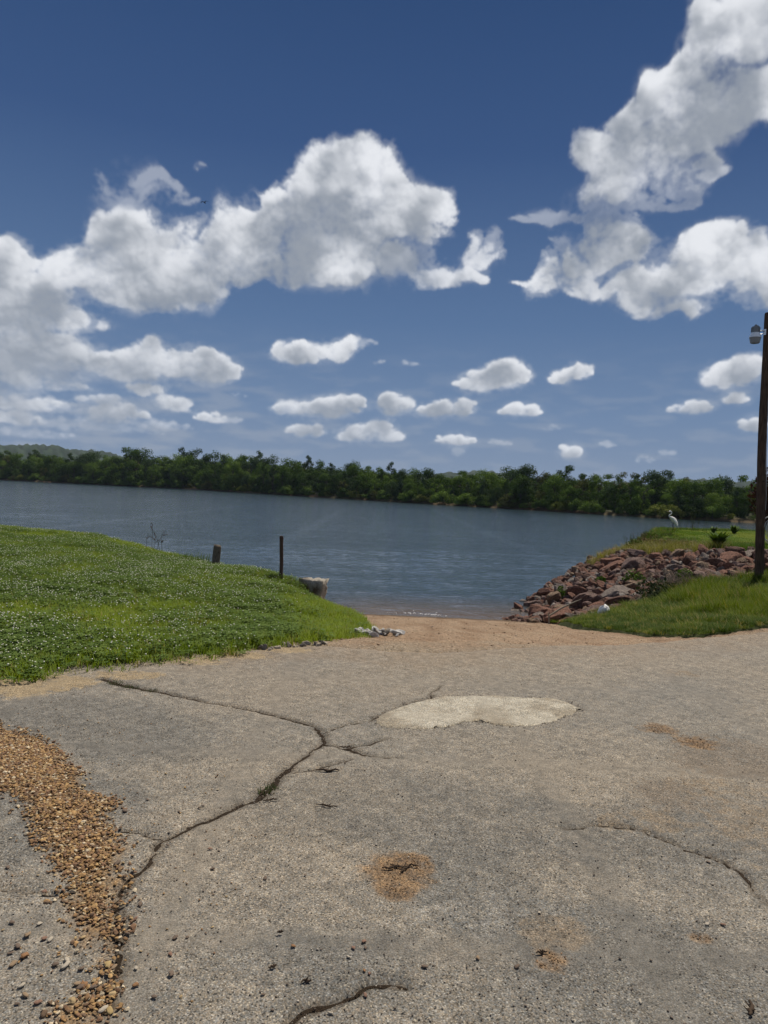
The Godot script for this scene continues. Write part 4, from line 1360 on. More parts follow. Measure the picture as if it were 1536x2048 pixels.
func far_trees() -> void:
	var kinds := ["broad", "slender", "pointed", "airy", "bush"]
	var crowns := {}
	var trunks := {}
	for k in kinds:
		crowns[k] = []
		trunks[k] = []
		for s in 4:
			crowns[k].append(crown(k, 100 + s * 7 + k.length()))
			trunks[k].append(trunk_mesh(k, 100 + s * 7 + k.length()))
	var tones := {
		"dark green": Color(0.040, 0.068, 0.018), "mid green": Color(0.062, 0.100, 0.022), "light green": Color(0.092, 0.138, 0.030),
		"yellow green": Color(0.125, 0.140, 0.034), "blue green": Color(0.040, 0.064, 0.032), "olive": Color(0.075, 0.080, 0.030)}
	var tone_mats := {}
	for t in tones:
		var m: StandardMaterial3D = M.leaf.duplicate()
		var c: Color = tones[t]
		m.albedo_color = (c * 1.4).linear_to_srgb()
		tone_mats[t] = m
	M.tones = tone_mats
	var words := {"broad": "broad round tree", "slender": "slender upright tree", "pointed": "pointed dense tree", "airy": "open crowned tree", "bush": "waterside bush"}
	var places := [["beyond the lawn's far left crest", -27.5], ["beyond the lawn's left half", -22.0], ["beyond the dry weed stalks", -17.5], ["above the square wooden post", -13.0], ["above the thin iron post", -8.5], ["above the broken concrete block", -4.0], ["above the ramp's left half", 0.5], ["above the foam on the ramp", 4.5], ["above the ramp's right half", 9.0], ["above the rocks' waterline tip", 13.5], ["above the rock pile's crest", 18.0], ["behind the white egret", 22.0], ["between egret and utility pole", 25.5], ["behind the utility pole", 29.0]]
	var trees := []
	var bushes := []
	var r := RandomNumberGenerator.new()
	r.seed = 4242
	var length := 0.0
	for k in range(1, BANK.size() - 1):
		length += BANK[k].distance_to(BANK[k + 1])
	var inland := Vector2(0.55, -0.83)
	var put := func(kind: String, tone: String, p: Vector2, h: float, wide: float, into: Array, word := ""):
		var i := r.randi() % 4
		var o := thing("bush" if kind == "bush" else "tree", "", "bush" if kind == "bush" else "tree", Vector3(p.x, WATER + 0.35, p.y), r.randf() * TAU)
		o.scale = Vector3(h * wide, h, h * wide)
		obj("trunk", trunks[kind][i], M.bark, o)
		obj("crown", crowns[kind][i], tone_mats[tone], o)
		var az := rad_to_deg(atan2(p.x, -p.y))
		var best := ""
		var bd := 1e9
		for q in places:
			if absf(az - q[1]) < bd:
				bd = absf(az - q[1])
				best = q[0]
		into.append({"node": o, "kind": tone + " " + (word if word else words[kind]), "size": h, "place": best})
	# three rows of trees, front to back
	for row in 3:
		var t := -70.0 + row * 2.0
		while t < length + 55.0:
			var p: Vector2 = bank_at(t) + inland * (float([3.2, 8.5, 15.0][row]) + r.randf_range(-1.2, 1.2))
			if absf(rad_to_deg(atan2(p.x, -p.y))) > 31.0:
				t += 3.0
				continue
			var full := skyline_at(p)
			var h: float = full * 1.07 * [r.randf_range(0.45, 0.78), r.randf_range(0.70, 1.0), r.randf_range(0.86, 1.12)][row]
			var kind: String = ["broad", "broad", "broad", "slender", "airy", "pointed"][r.randi() % 6]
			var az := rad_to_deg(atan2(p.x, -p.y))
			if row == 2 and az > 8:
				kind = ["airy", "slender", "broad", "airy", "slender"][r.randi() % 5]
			var tone: String = ["dark green", "dark green", "mid green", "mid green", "light green", "blue green"][r.randi() % 6]
			if kind == "airy":
				tone = ["mid green", "light green", "olive"][r.randi() % 3]
			elif kind == "pointed":
				tone = ["dark green", "blue green"][r.randi() % 2]
			put.call(kind, tone, p, h, {"broad": 0.95, "slender": 1.05, "pointed": 0.9, "airy": 0.9}[kind] * r.randf_range(0.9, 1.2), trees)
			t += h * {"broad": 0.62, "slender": 0.42, "pointed": 0.46, "airy": 0.6}[kind] * r.randf_range(0.75, 1.2) * [1.0, 0.95, 1.0][row]
	# the tall tree that stands over the rest
	var tall := bank_at(62.0) + inland * 16.0
	put.call("airy", "mid green", Vector2(-96.5, -268.0), 17.0, 0.85, trees, "open crowned emergent tree")
	# bushes along the water
	var t := -70.0
	while t < length + 55.0:
		var p := bank_at(t) + inland * r.randf_range(0.4, 1.8)
		var h := r.randf_range(1.3, 3.6)
		var tone: String = ["mid green", "mid green", "dark green", "light green", "light green", "yellow green", "olive"][r.randi() % 7]
		if r.randf() < 0.86 and absf(rad_to_deg(atan2(p.x, -p.y))) < 31.0:
			put.call("bush", tone, p, h, r.randf_range(0.9, 1.35), bushes)
		t += h * r.randf_range(0.75, 1.25)
	label_by_rank(trees, "%s on far bank %s", "tree", "trees on the far bank")
	label_by_rank(bushes, "%s on far bank %s", "bush", "bushes along the far waterline")
	# the wood goes on behind them as one mass
	var where := []
	var tint := []
	for k in 900:
		var tt := r.randf_range(-160.0, length + 160.0)
		var p := bank_at(tt) + inland * r.randf_range(20.0, 70.0)
		var h := skyline_at(p) * r.randf_range(0.62, 0.86)
		where.append(Transform3D(Basis(Vector3.UP, r.randf() * TAU).scaled(Vector3(h, h, h)), Vector3(p.x, WATER + 0.6, p.y)))
		tint.append(Color(0.07, 0.105, 0.03) * r.randf_range(0.7, 1.3))
	stuff("woodland", "dense wood running on behind the far bank's front trees", crowns["broad"][0], M.leaf, where, tint, "wood")


# ------------------------------------------------------------------ riprap
func rock_mesh(seed_: int, flat: float) -> ArrayMesh:
	var r := RandomNumberGenerator.new()
	r.seed = seed_
	var planes := []
	for k in 15:
		var d := Vector3(r.randfn(), r.randfn() * 0.9, r.randfn()).normalized()
		planes.append([d, r.randf_range(0.62, 1.0)])
	var ico := SphereMesh.new()
	ico.radial_segments = 20
	ico.rings = 11
	ico.radius = 1.0
	ico.height = 2.0
	var arr := ico.get_mesh_arrays()
	var vs: PackedVector3Array = arr[Mesh.ARRAY_VERTEX]
	var idx: PackedInt32Array = arr[Mesh.ARRAY_INDEX]
	var rough := noise(seed_, 1.7, 3)
	for k in vs.size():
		var d := vs[k].normalized()
		var rad := 1.3
		for p in planes:
			var c: float = d.dot(p[0])
			if c > 0.05:
				rad = minf(rad, p[1] / c)
		rad *= 1.0 + 0.07 * rough.get_noise_3d(d.x, d.y, d.z)
		vs[k] = d * rad * Vector3(1.15, flat, 0.85)
	var mb := Mb.new()
	for k in range(0, idx.size(), 3):
		mb.tri(vs[idx[k]], vs[idx[k + 1]], vs[idx[k + 2]], Color.WHITE)
	return mb.mesh()

func rocks() -> void:
	var shapes := []
	for k in 14:
		shapes.append(rock_mesh(300 + k, [0.62, 0.5, 0.75, 0.42][k % 4]))
	M.rocks = shapes
	var colors := {
		"rust red": [Color(0.275, 0.145, 0.104), 6], "dark reddish brown": [Color(0.175, 0.102, 0.078), 4], "purplish brown": [Color(0.255, 0.175, 0.150), 4],
		"grey": [Color(0.28, 0.235, 0.205), 2], "pale grey": [Color(0.38, 0.34, 0.30), 1], "tan": [Color(0.30, 0.215, 0.150), 2]}
	var stone_tex := tex(noise(91, 0.03, 5), 512, [[0.0, grey(0.45)], [0.45, grey(0.8)], [0.75, grey(1.0)], [1.0, Color(1.0, 0.96, 0.88)]])
	var mats := {}
	var bag := []
	for c in colors:
		var base: Color = colors[c][0]
		mats[c] = with_grain(mat(base.linear_to_srgb(), 0.88), stone_tex, M.height, Vector3(0.9, 0.9, 0.9), 4.0)
		for k in colors[c][1]:
			bag.append(c)
	M.rock_mats = mats
	var r := RandomNumberGenerator.new()
	r.seed = 99
	var placed := []
	var places := [["at the waterline tip of the rock pile", Vector2(3.6, -18.9)], ["above the white scrap at the rocks' foot", Vector2(5.0, -16.2)], ["beside the dead brush at the rocks' foot", Vector2(6.7, -17.6)], ["high on the rock pile's water side", Vector2(6.6, -23.6)], ["halfway up the rock pile's water side", Vector2(4.9, -21.2)], ["in the middle of the rock pile", Vector2(5.8, -19.3)], ["below the dry grass on the crest", Vector2(8.0, -21.8)], ["at the foot of the utility pole", Vector2(9.4, -18.2)], ["under the lip of the right lawn", Vector2(10.6, -20.9)], ["behind the foot of the utility pole", Vector2(12.2, -19.4)]]
	var items := []
	var tries := 0
	while placed.size() < 300 and tries < 12000:
		tries += 1
		var p := Vector2(r.randf_range(3.1, 12.6), r.randf_range(-27.0, -15.2))
		if take(rock_d, p.x, p.y) < (0.55 if p.x > 10.0 and p.y < -20.2 else 0.0):
			continue
		var second := placed.size() > 200
		var s := r.randf_range(0.12, 0.20)
		var roll := r.randf()
		if roll < 0.14:
			s = r.randf_range(0.29, 0.40)
		elif roll < 0.5:
			s = r.randf_range(0.19, 0.28)
		if take(rock_d, p.x, p.y) < s * 0.5:
			s *= 0.65
		var ok := true
		for q in placed:
			var need: float = (s + q[1]) * (0.62 if second else 0.80)
			if p.distance_to(q[0]) < need:
				ok = false
				break
		if not ok:
			if tries < 6000 or not second:
				if tries < 3500 or r.randf() < 0.7:
					continue
				s = r.randf_range(0.11, 0.18)
		placed.append([p, s])
		var c: String = bag[r.randi() % bag.size()]
		var y := maxf(take(right_y, p.x, p.y), -1.95) - 0.12 + s * r.randf_range(0.20, 0.42) + (0.10 if second else 0.0)
		var o := obj("rock", shapes[r.randi() % shapes.size()], mats[c])
		o.position = Vector3(p.x, y, p.y)
		o.rotation = Vector3(r.randfn() * 0.45, r.randf() * TAU, r.randfn() * 0.45)
		o.scale = Vector3.ONE * s * 1.08 * Vector3(r.randf_range(0.85, 1.25), r.randf_range(0.75, 1.15), r.randf_range(0.85, 1.2))
		items.append({"node": o, "kind": c + " angular rock", "size": s, "place": nearest(places, p)})
	print("rocks ", placed.size())
	label_by_rank(items, "%s %s", "rock", "riprap rocks on the right bank")
	# chips and small stones between the big ones
	var where := []
	var tint := []
	for k in 3600:
		var p := Vector2(r.randf_range(3.1, 14.2), r.randf_range(-27.0, -15.2))
		if take(rock_d, p.x, p.y) < -0.1:
			continue
		var s := r.randf_range(0.05, 0.15)
		where.append(Transform3D(Basis.from_euler(Vector3(r.randfn(), r.randf() * TAU, r.randfn())).scaled(Vector3.ONE * s), Vector3(p.x, maxf(take(right_y, p.x, p.y), -1.9) - 0.05 + s * 0.4, p.y)))
		tint.append(colors[bag[r.randi() % bag.size()]][0] * r.randf_range(0.8, 1.15))
	stuff("small_stones", "small broken stones filling the gaps between the riprap rocks", shapes[2], with_grain(mat(Color.WHITE, 0.9, true), stone_tex, M.height, Vector3(2, 2, 2), 2.0), where, tint, "stones")


# ------------------------------------------------------------------ grass
func blade(mb: Mb, at: Vector3, h: float, w: float, lean: Vector3, col: Color, tip: Color) -> void:
	var side := lean.cross(Vector3.UP)
	if side.length() < 0.01:
		side = Vector3(1, 0, 0)
	side = side.normalized() * w
	var a := at + lean * 0.35 + Vector3(0, h * 0.55, 0)
	var b := at + lean + Vector3(0, h * (0.92 if lean.length() < h else 0.7), 0)
	var n := (Vector3.UP * 0.6 + lean.normalized() * -0.5 + Vector3(0, 0, 0.1)).normalized()
	var k := mb.v.size()
	for p in [[at - side, col], [at + side, col], [a - side * 0.8, col.lerp(tip, 0.6)], [a + side * 0.8, col.lerp(tip, 0.6)], [b, tip]]:
		mb.v.append(p[0])
		mb.n.append(n)
		mb.c.append(p[1])
	mb.i.append_array([k, k + 2, k + 1, k + 1, k + 2, k + 3, k + 2, k + 4, k + 3])

func tuft(seed_: int, blades: int, h: float, spread: float, w: float, bend: float) -> ArrayMesh:
	var r := RandomNumberGenerator.new()
	r.seed = seed_
	var mb := Mb.new()
	for k in blades:
		var a := r.randf() * TAU
		var d := sqrt(r.randf()) * spread
		var hh := h * r.randf_range(0.5, 1.15)
		var b := a + r.randfn() * 0.8
		var v := r.randf_range(0.75, 1.25)
		blade(mb, Vector3(cos(a) * d, -0.01, sin(a) * d), hh, w * r.randf_range(0.7, 1.3), Vector3(cos(b), 0, sin(b)) * hh * bend * r.randf_range(0.3, 1.3), Color(v * 0.8, v * 0.85, v * 0.7), Color(v * 1.1, v * 1.1, v))
	return mb.mesh()

func clover(seed_: int, count: int, h: float, spread: float) -> ArrayMesh:
	var r := RandomNumberGenerator.new()
	r.seed = seed_
	var mb := Mb.new()
	for k in count:
		var a := r.randf() * TAU
		var d := sqrt(r.randf()) * spread
		var p := Vector3(cos(a) * d, h * r.randf_range(0.45, 1.1), sin(a) * d)
		var v := r.randf_range(0.7, 1.3)
		for j in 3:
			var b := a + TAU * j / 3.0
			var out := Vector3(cos(b), r.randf_range(-0.15, 0.3), sin(b)) * r.randf_range(0.010, 0.016)
			var s := Vector3(-sin(b), 0, cos(b)) * 0.008
			mb.quad(p, p + out * 0.6 + s, p + out * 1.1, p + out * 0.6 - s, Color(v, v, v * 1.1), (Vector3.UP + out * 20.0).normalized())
	return mb.mesh()

func lawn_grass() -> void:
	var r := RandomNumberGenerator.new()
	r.seed = 1234
	var patch := noise(101, 0.35, 3)
	var w1 := []
	var c1 := []
	var w2 := []
	var c2 := []
	var wf := []
	var cf := []
	var n := 0
	while n < 185000:
		n += 1
		var x := r.randf_range(-13.4, 0.2)
		var z := r.randf_range(-19.6, -4.0)
		if x < z * 0.60 - 2.6:
			continue
		var d := take(lawn_d, x, z) + 0.14 * soft.get_noise_2d(x * 2.2, z * 2.2)
		if d < -0.05:
			continue
		var y := lawn_at(x, z)
		var b := patch.get_noise_2d(x, z)
		var sandy := smoothstep(0.55, 0.0, d + 0.4 * soft.get_noise_2d(x * 1.6 + 9, z * 1.6)) if z > -7.4 else 0.0
		if sandy > 0.25 and r.randf() < sandy * 0.95:
			continue
		var s := r.randf_range(0.75, 1.3) * (1.0 + 0.25 * patch.get_noise_2d(x * 4.0, z * 4.0 + 77))
		var yellow := clampf(0.30 + b * 1.3 + smoothstep(-4.5, -1.0, x) * 0.35 + smoothstep(-16.0, -18.5, z) * 0.25 + smoothstep(0.8, 0.1, d) * 0.25, 0, 1)
		var col := Color(0.068, 0.106, 0.028).lerp(Color(0.162, 0.202, 0.038), yellow) * r.randf_range(0.9, 1.35)
		if r.randf() < 0.045 + 0.12 * smoothstep(0.25, 0.6, patch.get_noise_2d(x * 1.7 + 200, z * 1.7)):
			col = Color(0.24, 0.20, 0.09)
		var t := Transform3D(Basis(Vector3.UP, r.randf() * TAU).scaled(Vector3(s, s * r.randf_range(0.8, 1.25), s)), Vector3(x, y, z))
		if r.randf() < clampf(0.62 - yellow * 0.55, 0.08, 0.75):
			w2.append(t)
			c2.append(Color(0.064, 0.106, 0.030).lerp(Color(0.110, 0.155, 0.040), r.randf()))
		else:
			w1.append(t)
			c1.append(col)
		var flowers := clampf(0.42 + b * -0.6 + 0.5 * patch.get_noise_2d(x * 3 + 40, z * 3), 0.0, 1.0) * smoothstep(-0.9, -2.6, x) * (1.0 - 0.6 * smoothstep(-11.0, -16.0, z))
		if r.randf() < 0.46 * flowers:
			var fs := r.randf_range(0.0045, 0.0084)
			wf.append(Transform3D(Basis(Vector3.UP, r.randf() * TAU).scaled(Vector3.ONE * fs), Vector3(x + 0.03, y + r.randf_range(0.07, 0.115), z)))
			cf.append(Color(0.52, 0.54, 0.36).lerp(Color(0.72, 0.72, 0.62), r.randf()))
	print("lawn ", w1.size(), " ", w2.size(), " ", wf.size())
	stuff("lawn_grass", "short green lawn grass on the left bank", tuft(7, 15, 0.085, 0.055, 0.0035, 0.7), M.grass, w1, c1, "grass")
	stuff("clover", "dark green clover growing through the left lawn", clover(8, 13, 0.075, 0.062), M.grass, w2, c2, "clover")
	var ball := SphereMesh.new()
	ball.radius = 1.0
	ball.height = 1.7
	ball.radial_segments = 6
	ball.rings = 3
	stuff("clover_flowers", "white clover flowers dotted over the left lawn", ball, M.flower, wf, cf, "flowers")

func right_grass() -> void:
	var r := RandomNumberGenerator.new()
	r.seed = 4321
	var patch := noise(102, 0.3, 3)
	var w1 := []
	var c1 := []
	var w2 := []
	var c2 := []
	var w3 := []
	var c3 := []
	for k in 90000:
		var x := r.randf_range(3.4, 19.5)
		var z := r.randf_range(-18.4, -8.9)
		var d := take(right_d, x, z) + 0.1 * soft.get_noise_2d(x * 2.2, z * 2.2 + 30)
		if d < 0.0 or x > -z * 0.62 + 5.5:
			continue
		var rd := take(rock_d, x, z) if x < 18.5 else -1.0
		if rd > 0.12 + 0.25 * patch.get_noise_2d(x * 4, z * 4):
			continue
		var b := patch.get_noise_2d(x, z)
		if z < -15 and x < 5.6 and rd > -0.3 and r.randf() < 0.5:
			continue
		var s := r.randf_range(0.65, 1.35) * (1.0 + 0.5 * patch.get_noise_2d(x * 4.0 + 33, z * 4.0)) * lerpf(0.36, 1.0, smoothstep(0.0, 2.4, d))
		var tallness := lerpf(0.6, 1.25, smoothstep(-0.3, 0.4, b + 0.4 * smoothstep(-12.0, -16.5, z) * smoothstep(5.0, 8.0, x) - 0.15))
		var col := Color(0.050, 0.082, 0.022).lerp(Color(0.140, 0.175, 0.036), clampf(0.42 + b * 0.9 + 0.9 * patch.get_noise_2d(x * 5.0, z * 5.0), 0, 1)) * r.randf_range(0.75, 1.2)
		if r.randf() < 0.09:
			col = Color(0.26, 0.21, 0.10)
		w1.append(Transform3D(Basis(Vector3.UP, r.randf() * TAU).scaled(Vector3(s, s * tallness, s)), Vector3(x, right_at(x, z), z)))
		c1.append(col)
	# lawn on the plateau and the rough yellow grass of the mound
	for k in 60000:
		var x := r.randf_range(7.2, 25.0)
		var z := r.randf_range(-40.0, -20.6)
		var d := take(right_d, x, z)
		if d < 0.05 or x > -z * 0.62 + 1.0:
			continue
		if x < 18.5 and z > -28.0 and take(rock_d, x, z) > -0.05:
			continue
		var b := patch.get_noise_2d(x, z)
		var y := right_at(x, z)
		var p := Transform3D(Basis(Vector3.UP, r.randf() * TAU), Vector3(x, y, z))
		var rough_edge := maxf(smoothstep(1.3, 0.3, d + b * 0.6), smoothstep(12.6, 10.8, x + b * 1.5) * 0.9)
		if r.randf() < rough_edge:
			var s := r.randf_range(0.7, 1.3)
			p.basis = p.basis.scaled(Vector3(s, s * r.randf_range(0.6, 1.2), s))
			w2.append(p)
			c2.append((Color(0.062, 0.104, 0.026) if r.randf() < 0.88 else Color(0.18, 0.15, 0.07)) * r.randf_range(0.75, 1.2))
		else:
			var s := r.randf_range(1.2, 2.0)
			p.basis = p.basis.scaled(Vector3(s, s * 0.75, s))
			w3.append(p)
			c3.append(Color(0.088, 0.138, 0.032).lerp(Color(0.155, 0.185, 0.05), clampf(0.5 + b * 1.2, 0, 1)) * r.randf_range(0.85, 1.15))
	print("right ", w1.size(), " ", w2.size(), " ", w3.size())
	stuff("tall_grass", "long rank green grass in front of the rocks on the right", tuft(17, 18, 0.24, 0.10, 0.0045, 0.75), M.grass, w1, c1, "grass")
	stuff("mound_grass", "rough yellowish grass on the mound under the egret", tuft(18, 18, 0.17, 0.12, 0.005, 0.6), M.grass, w2, c2, "grass")
	stuff("plateau_grass", "mown lawn on top of the right bank", tuft(19, 14, 0.07, 0.075, 0.005, 0.6), M.grass, w3, c3, "grass")
	# dry straw below the mound, among the topmost rocks
	var w4 := []
	var c4 := []
	for k in 900:
		var x := r.randf_range(7.2, 10.6)
		var z := r.randf_range(-26.8, -21.6)
		if absf(take(rock_d, x, z)) > 0.75 or r.randf() < 0.3:
			continue
		var s := r.randf_range(0.7, 1.25)
		w4.append(Transform3D(Basis(Vector3.UP, r.randf() * TAU).scaled(Vector3(s, s, s)), Vector3(x, right_at(x, z) - 0.02, z)))
		c4.append(Color(0.24, 0.20, 0.115).lerp(Color(0.11, 0.115, 0.045), r.randf()))
	stuff("dry_grass", "dry grass hanging over the topmost riprap rocks", tuft(20, 20, 0.36, 0.12, 0.005, 0.9), M.grass, w4, c4, "grass")


# ------------------------------------------------------------------ posts, block, pole
func posts() -> void:
	# weathered square post
	var y := lawn_at(-3.2, -13.74)
	var mb := Mb.new()
	var half := 0.072
	var rings := [[-0.25, 1.0], [0.0, 1.0], [0.2, 0.99], [0.40, 0.98], [0.436, 0.95], [0.442, 0.86]]
	for q in rings:
		for k in 8:
			var a: Array = [[-1, -0.8], [-0.8, -1], [0.8, -1], [1, -0.8], [1, 0.8], [0.8, 1], [-0.8, 1], [-1, 0.8]][k]
			var jag := 0.012 * fine.get_noise_2d(k * 3.1, q[0] * 9.0) * (2.0 if q[0] > 0.35 else 1.0)
			mb.v.append(Vector3(a[0] * half * q[1] + jag, q[0] + (jag * 1.5 if q[0] > 0.42 else 0.0), a[1] * half * q[1] + jag))
			mb.n.append(Vector3(a[0], 0.1 if q[0] < 0.43 else 1.5, a[1]).normalized())
			mb.c.append(Color.WHITE)
	for q in rings.size() - 1:
		for k in 8:
			var k2 := (k + 1) % 8
			mb.i.append_array([q * 8 + k, q * 8 + k2, (q + 1) * 8 + k, (q + 1) * 8 + k, q * 8 + k2, (q + 1) * 8 + k2])
	var f := (rings.size() - 1) * 8
	for k in range(1, 7):
		mb.i.append_array([f, f + k, f + k + 1])
	var o := thing("wooden_post", "short weathered grey square wooden post on the lawn crest", "post", Vector3(-3.22, y, -13.74), 0.3)
	o.rotation.z = -0.035
	obj("timber", mb.mesh(), M.grey_wood, o)
	mb = Mb.new()
	mb.tube([Vector3(0.0, 0.07, 0.068), Vector3(0.0, 0.07, 0.084)], [0.014, 0.014], [Color.WHITE], 8)
	obj("bolt", mb.mesh(), M.metal, o)
	# thin iron post
	y = lawn_at(-1.83, -12.93)
	mb = Mb.new()
	mb.tube([Vector3(0, -0.3, 0), Vector3(0.0, 0.3, 0), Vector3(-0.012, 0.55, 0), Vector3(-0.02, 0.79, 0), Vector3(-0.02, 0.795, 0)], [0.034, 0.034, 0.0345, 0.034, 0.029], [Color.WHITE], 14)
	o = thing("iron_post", "thin tall rusty iron pipe post near the broken concrete block", "post", Vector3(-1.83, y, -12.93))
	obj("pipe", mb.mesh(), M.rust, o)
	mb = Mb.new()
	mb.tube([Vector3(-0.018, 0.74, 0), Vector3(-0.0185, 0.765, 0)], [0.039, 0.039], [Color.WHITE], 14)
	obj("collar", mb.mesh(), M.rust, o)
	# broken end of an old concrete wall, its base eaten away
	mb = Mb.new()
	var rr := RandomNumberGenerator.new()
	rr.seed = 31
	var cn := noise(33, 2.2, 4)
	var nx := 9
	var ny := 9
	var size := Vector3(0.46, 0.78, 0.34)
	for face in 6:
		var base := mb.v.size()
		for j in ny + 1:
			for i in nx + 1:
				var u := float(i) / nx * 2.0 - 1.0
				var v := float(j) / ny * 2.0 - 1.0
				var p: Vector3 = [Vector3(u, v, 1), Vector3(-u, v, -1), Vector3(1, v, -u), Vector3(-1, v, u), Vector3(u, 1, -v), Vector3(u, -1, v)][face]
				var n := p
				var w := Vector3(p.x * 0.5, p.y * 0.5, p.z * 0.5) * size
				w.x -= 0.16 * smoothstep(0.05, -1.0, p.y) * (1.0 if p.x > 0 else 0.0) + 0.05 * (1.0 - p.y)
				var e := cn.get_noise_3d(w.x * 3.0, w.y * 3.0, w.z * 3.0)
				w += p.normalized() * (0.075 * e + 0.05 * cn.get_noise_3d(w.x * 9.0, w.y * 9.0, w.z * 9.0))
				mb.v.append(w)
				mb.n.append(n)
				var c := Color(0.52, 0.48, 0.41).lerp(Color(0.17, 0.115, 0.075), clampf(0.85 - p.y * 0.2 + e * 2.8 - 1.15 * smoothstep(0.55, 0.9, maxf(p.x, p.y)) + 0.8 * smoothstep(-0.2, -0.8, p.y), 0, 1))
				mb.c.append(c)
		for j in ny:
			for i in nx:
				var f0 := base + j * (nx + 1) + i
				mb.i.append_array([f0, f0 + nx + 1, f0 + 1, f0 + 1, f0 + nx + 1, f0 + nx + 2])
	var st := SurfaceTool.new()
	st.create_from(mb.mesh(), 0)
	st.deindex()
	st.set_smooth_group(-1)
	st.generate_normals()
	o = thing("concrete_block", "broken grey concrete wall end with crumbling base beside the water", "concrete block", Vector3(-1.26, -0.55, -13.32), -0.2)
	obj("block", st.commit(), M.concrete, o)
	var b2 := obj("broken_lump", M.rocks[3], M.concrete, o)
	b2.position = Vector3(0.02, -0.5, 0.12)
	b2.scale = Vector3(0.2, 0.3, 0.2)

func pole() -> void:
	var o := thing("utility_pole", "dark brown leaning wooden utility pole carrying a yard lamp", "utility pole", Vector3(9.34, -0.42, -17.5))
	var mb := Mb.new()
	var path := [Vector3(0.01, -0.4, 0), Vector3(0.0, 0.03, 0), Vector3(-0.035, 1.0, 0), Vector3(-0.07, 2.02, 0), Vector3(-0.13, 3.28, 0), Vector3(-0.15, 4.18, 0), Vector3(-0.155, 5.6, 0), Vector3(-0.17, 6.66, 0), Vector3(-0.17, 6.70, 0), Vector3(-0.17, 6.72, 0)]
	var fine_path := []
	var rad := []
	for k in path.size() - 1:
		for j in 6:
			var t := j / 6.0
			var p: Vector3 = path[k].lerp(path[k + 1], t)
			fine_path.append(p + Vector3(0.004 * fine.get_noise_1d(p.y * 2.0), 0, 0))
			rad.append(lerpf(0.108, 0.088, p.y / 6.7) * (1.0 + 0.03 * fine.get_noise_1d(p.y * 5.0 + 20)) * (0.9 if k == 8 else 1.0))
	mb.tube(fine_path, rad, [Color.WHITE], 20)
	obj("shaft", mb.mesh(), M.dark_wood, o)
	for q in [[Vector3(-0.16, 4.95, 0.075), 0.5], [Vector3(-0.145, 4.1, 0.078), 0.9], [Vector3(-0.10, 2.6, 0.088), 0.7]]:
		mb = Mb.new()
		var p: Vector3 = q[0]
		mb.tube([p, p + Vector3(0.01, 0.01, 0.022)], [0.030, 0.020], [Color.WHITE], 9, q[1])
		obj("knot", mb.mesh(), M.twig, o)
	# yard lamp on a short arm, on the side towards the river
	var lamp := Node3D.new()
	lamp.name = "yard_lamp"
	o.add_child(lamp)
	lamp.position = Vector3(-0.50, 6.22, 0.08)
	mb = Mb.new()
	mb.lathe(Vector3.ZERO, [Vector2(0.0, 0.13), Vector2(0.085, 0.128), Vector2(0.092, 0.11), Vector2(0.094, 0.04), Vector2(0.092, 0.0), Vector2(0.097, -0.002), Vector2(0.097, -0.012), Vector2(0.09, -0.02)], 20, Color.WHITE)
	for k in 14:
		var a := TAU * k / 14.0
		mb.box(Vector3(cos(a) * 0.095, 0.055, sin(a) * 0.095), Vector3(0.008, 0.05, 0.003), Basis(Vector3.UP, -a), Color.WHITE)
	obj("lamp_housing", mb.mesh(), M.dull_metal, lamp)
	mb = Mb.new()
	mb.lathe(Vector3.ZERO, [Vector2(0.090, -0.015), Vector2(0.100, -0.035), Vector2(0.122, -0.085), Vector2(0.135, -0.125), Vector2(0.138, -0.135), Vector2(0.130, -0.136)], 24, Color.WHITE)
	obj("reflector", mb.mesh(), M.metal, lamp)
	mb = Mb.new()
	mb.lathe(Vector3.ZERO, [Vector2(0.130, -0.132), Vector2(0.128, -0.155), Vector2(0.108, -0.262), Vector2(0.09, -0.274), Vector2(0.0, -0.277)], 24, Color.WHITE)
	obj("lens", mb.mesh(), M.lens, lamp)
	mb = Mb.new()
	mb.tube([Vector3(0, 0.12, 0), Vector3(0, 0.165, 0), Vector3(0, 0.18, 0)], [0.03, 0.032, 0.02], [Color.WHITE], 12)
	mb.box(Vector3(0.03, 0.14, 0), Vector3(0.03, 0.018, 0.02), Basis(), Color.WHITE)
	obj("photocell", mb.mesh(), M.dull_metal, lamp)
	mb = Mb.new()
	mb.tube([Vector3(0.08, 0.02, 0), Vector3(0.16, 0.045, -0.02), Vector3(0.25, 0.04, -0.05)], [0.016, 0.016, 0.016], [Color.WHITE], 10)
	mb.tube([Vector3(0.10, -0.06, 0.0), Vector3(0.18, -0.03, -0.02), Vector3(0.26, 0.0, -0.05)], [0.008, 0.008, 0.008], [Color.WHITE], 8)
	mb.box(Vector3(0.255, 0.02, -0.05), Vector3(0.012, 0.07, 0.03), Basis(), Color.WHITE)
	obj("arm", mb.mesh(), M.metal, lamp)
	# feed cable down the shaft
	mb = Mb.new()
	var line := []
	var lr := []
	for k in 26:
		var t := k / 25.0
		var yy := lerpf(6.3, 1.9, t)
		line.append(Vector3(-0.15 + 0.07 * smoothstep(4.0, 1.5, yy) + 0.104 * sin(t * 1.6) + 0.004 * sin(k * 1.7), yy, 0.10 - 0.035 * sin(t * 1.6)))
		lr.append(0.007)
	mb.tube(line, lr, [Color.WHITE], 6)
	obj("cable", mb.mesh(), M.wire, o)
	# loops of spare cable hung on the pole
	mb = Mb.new()
	var r := RandomNumberGenerator.new()
	r.seed = 8
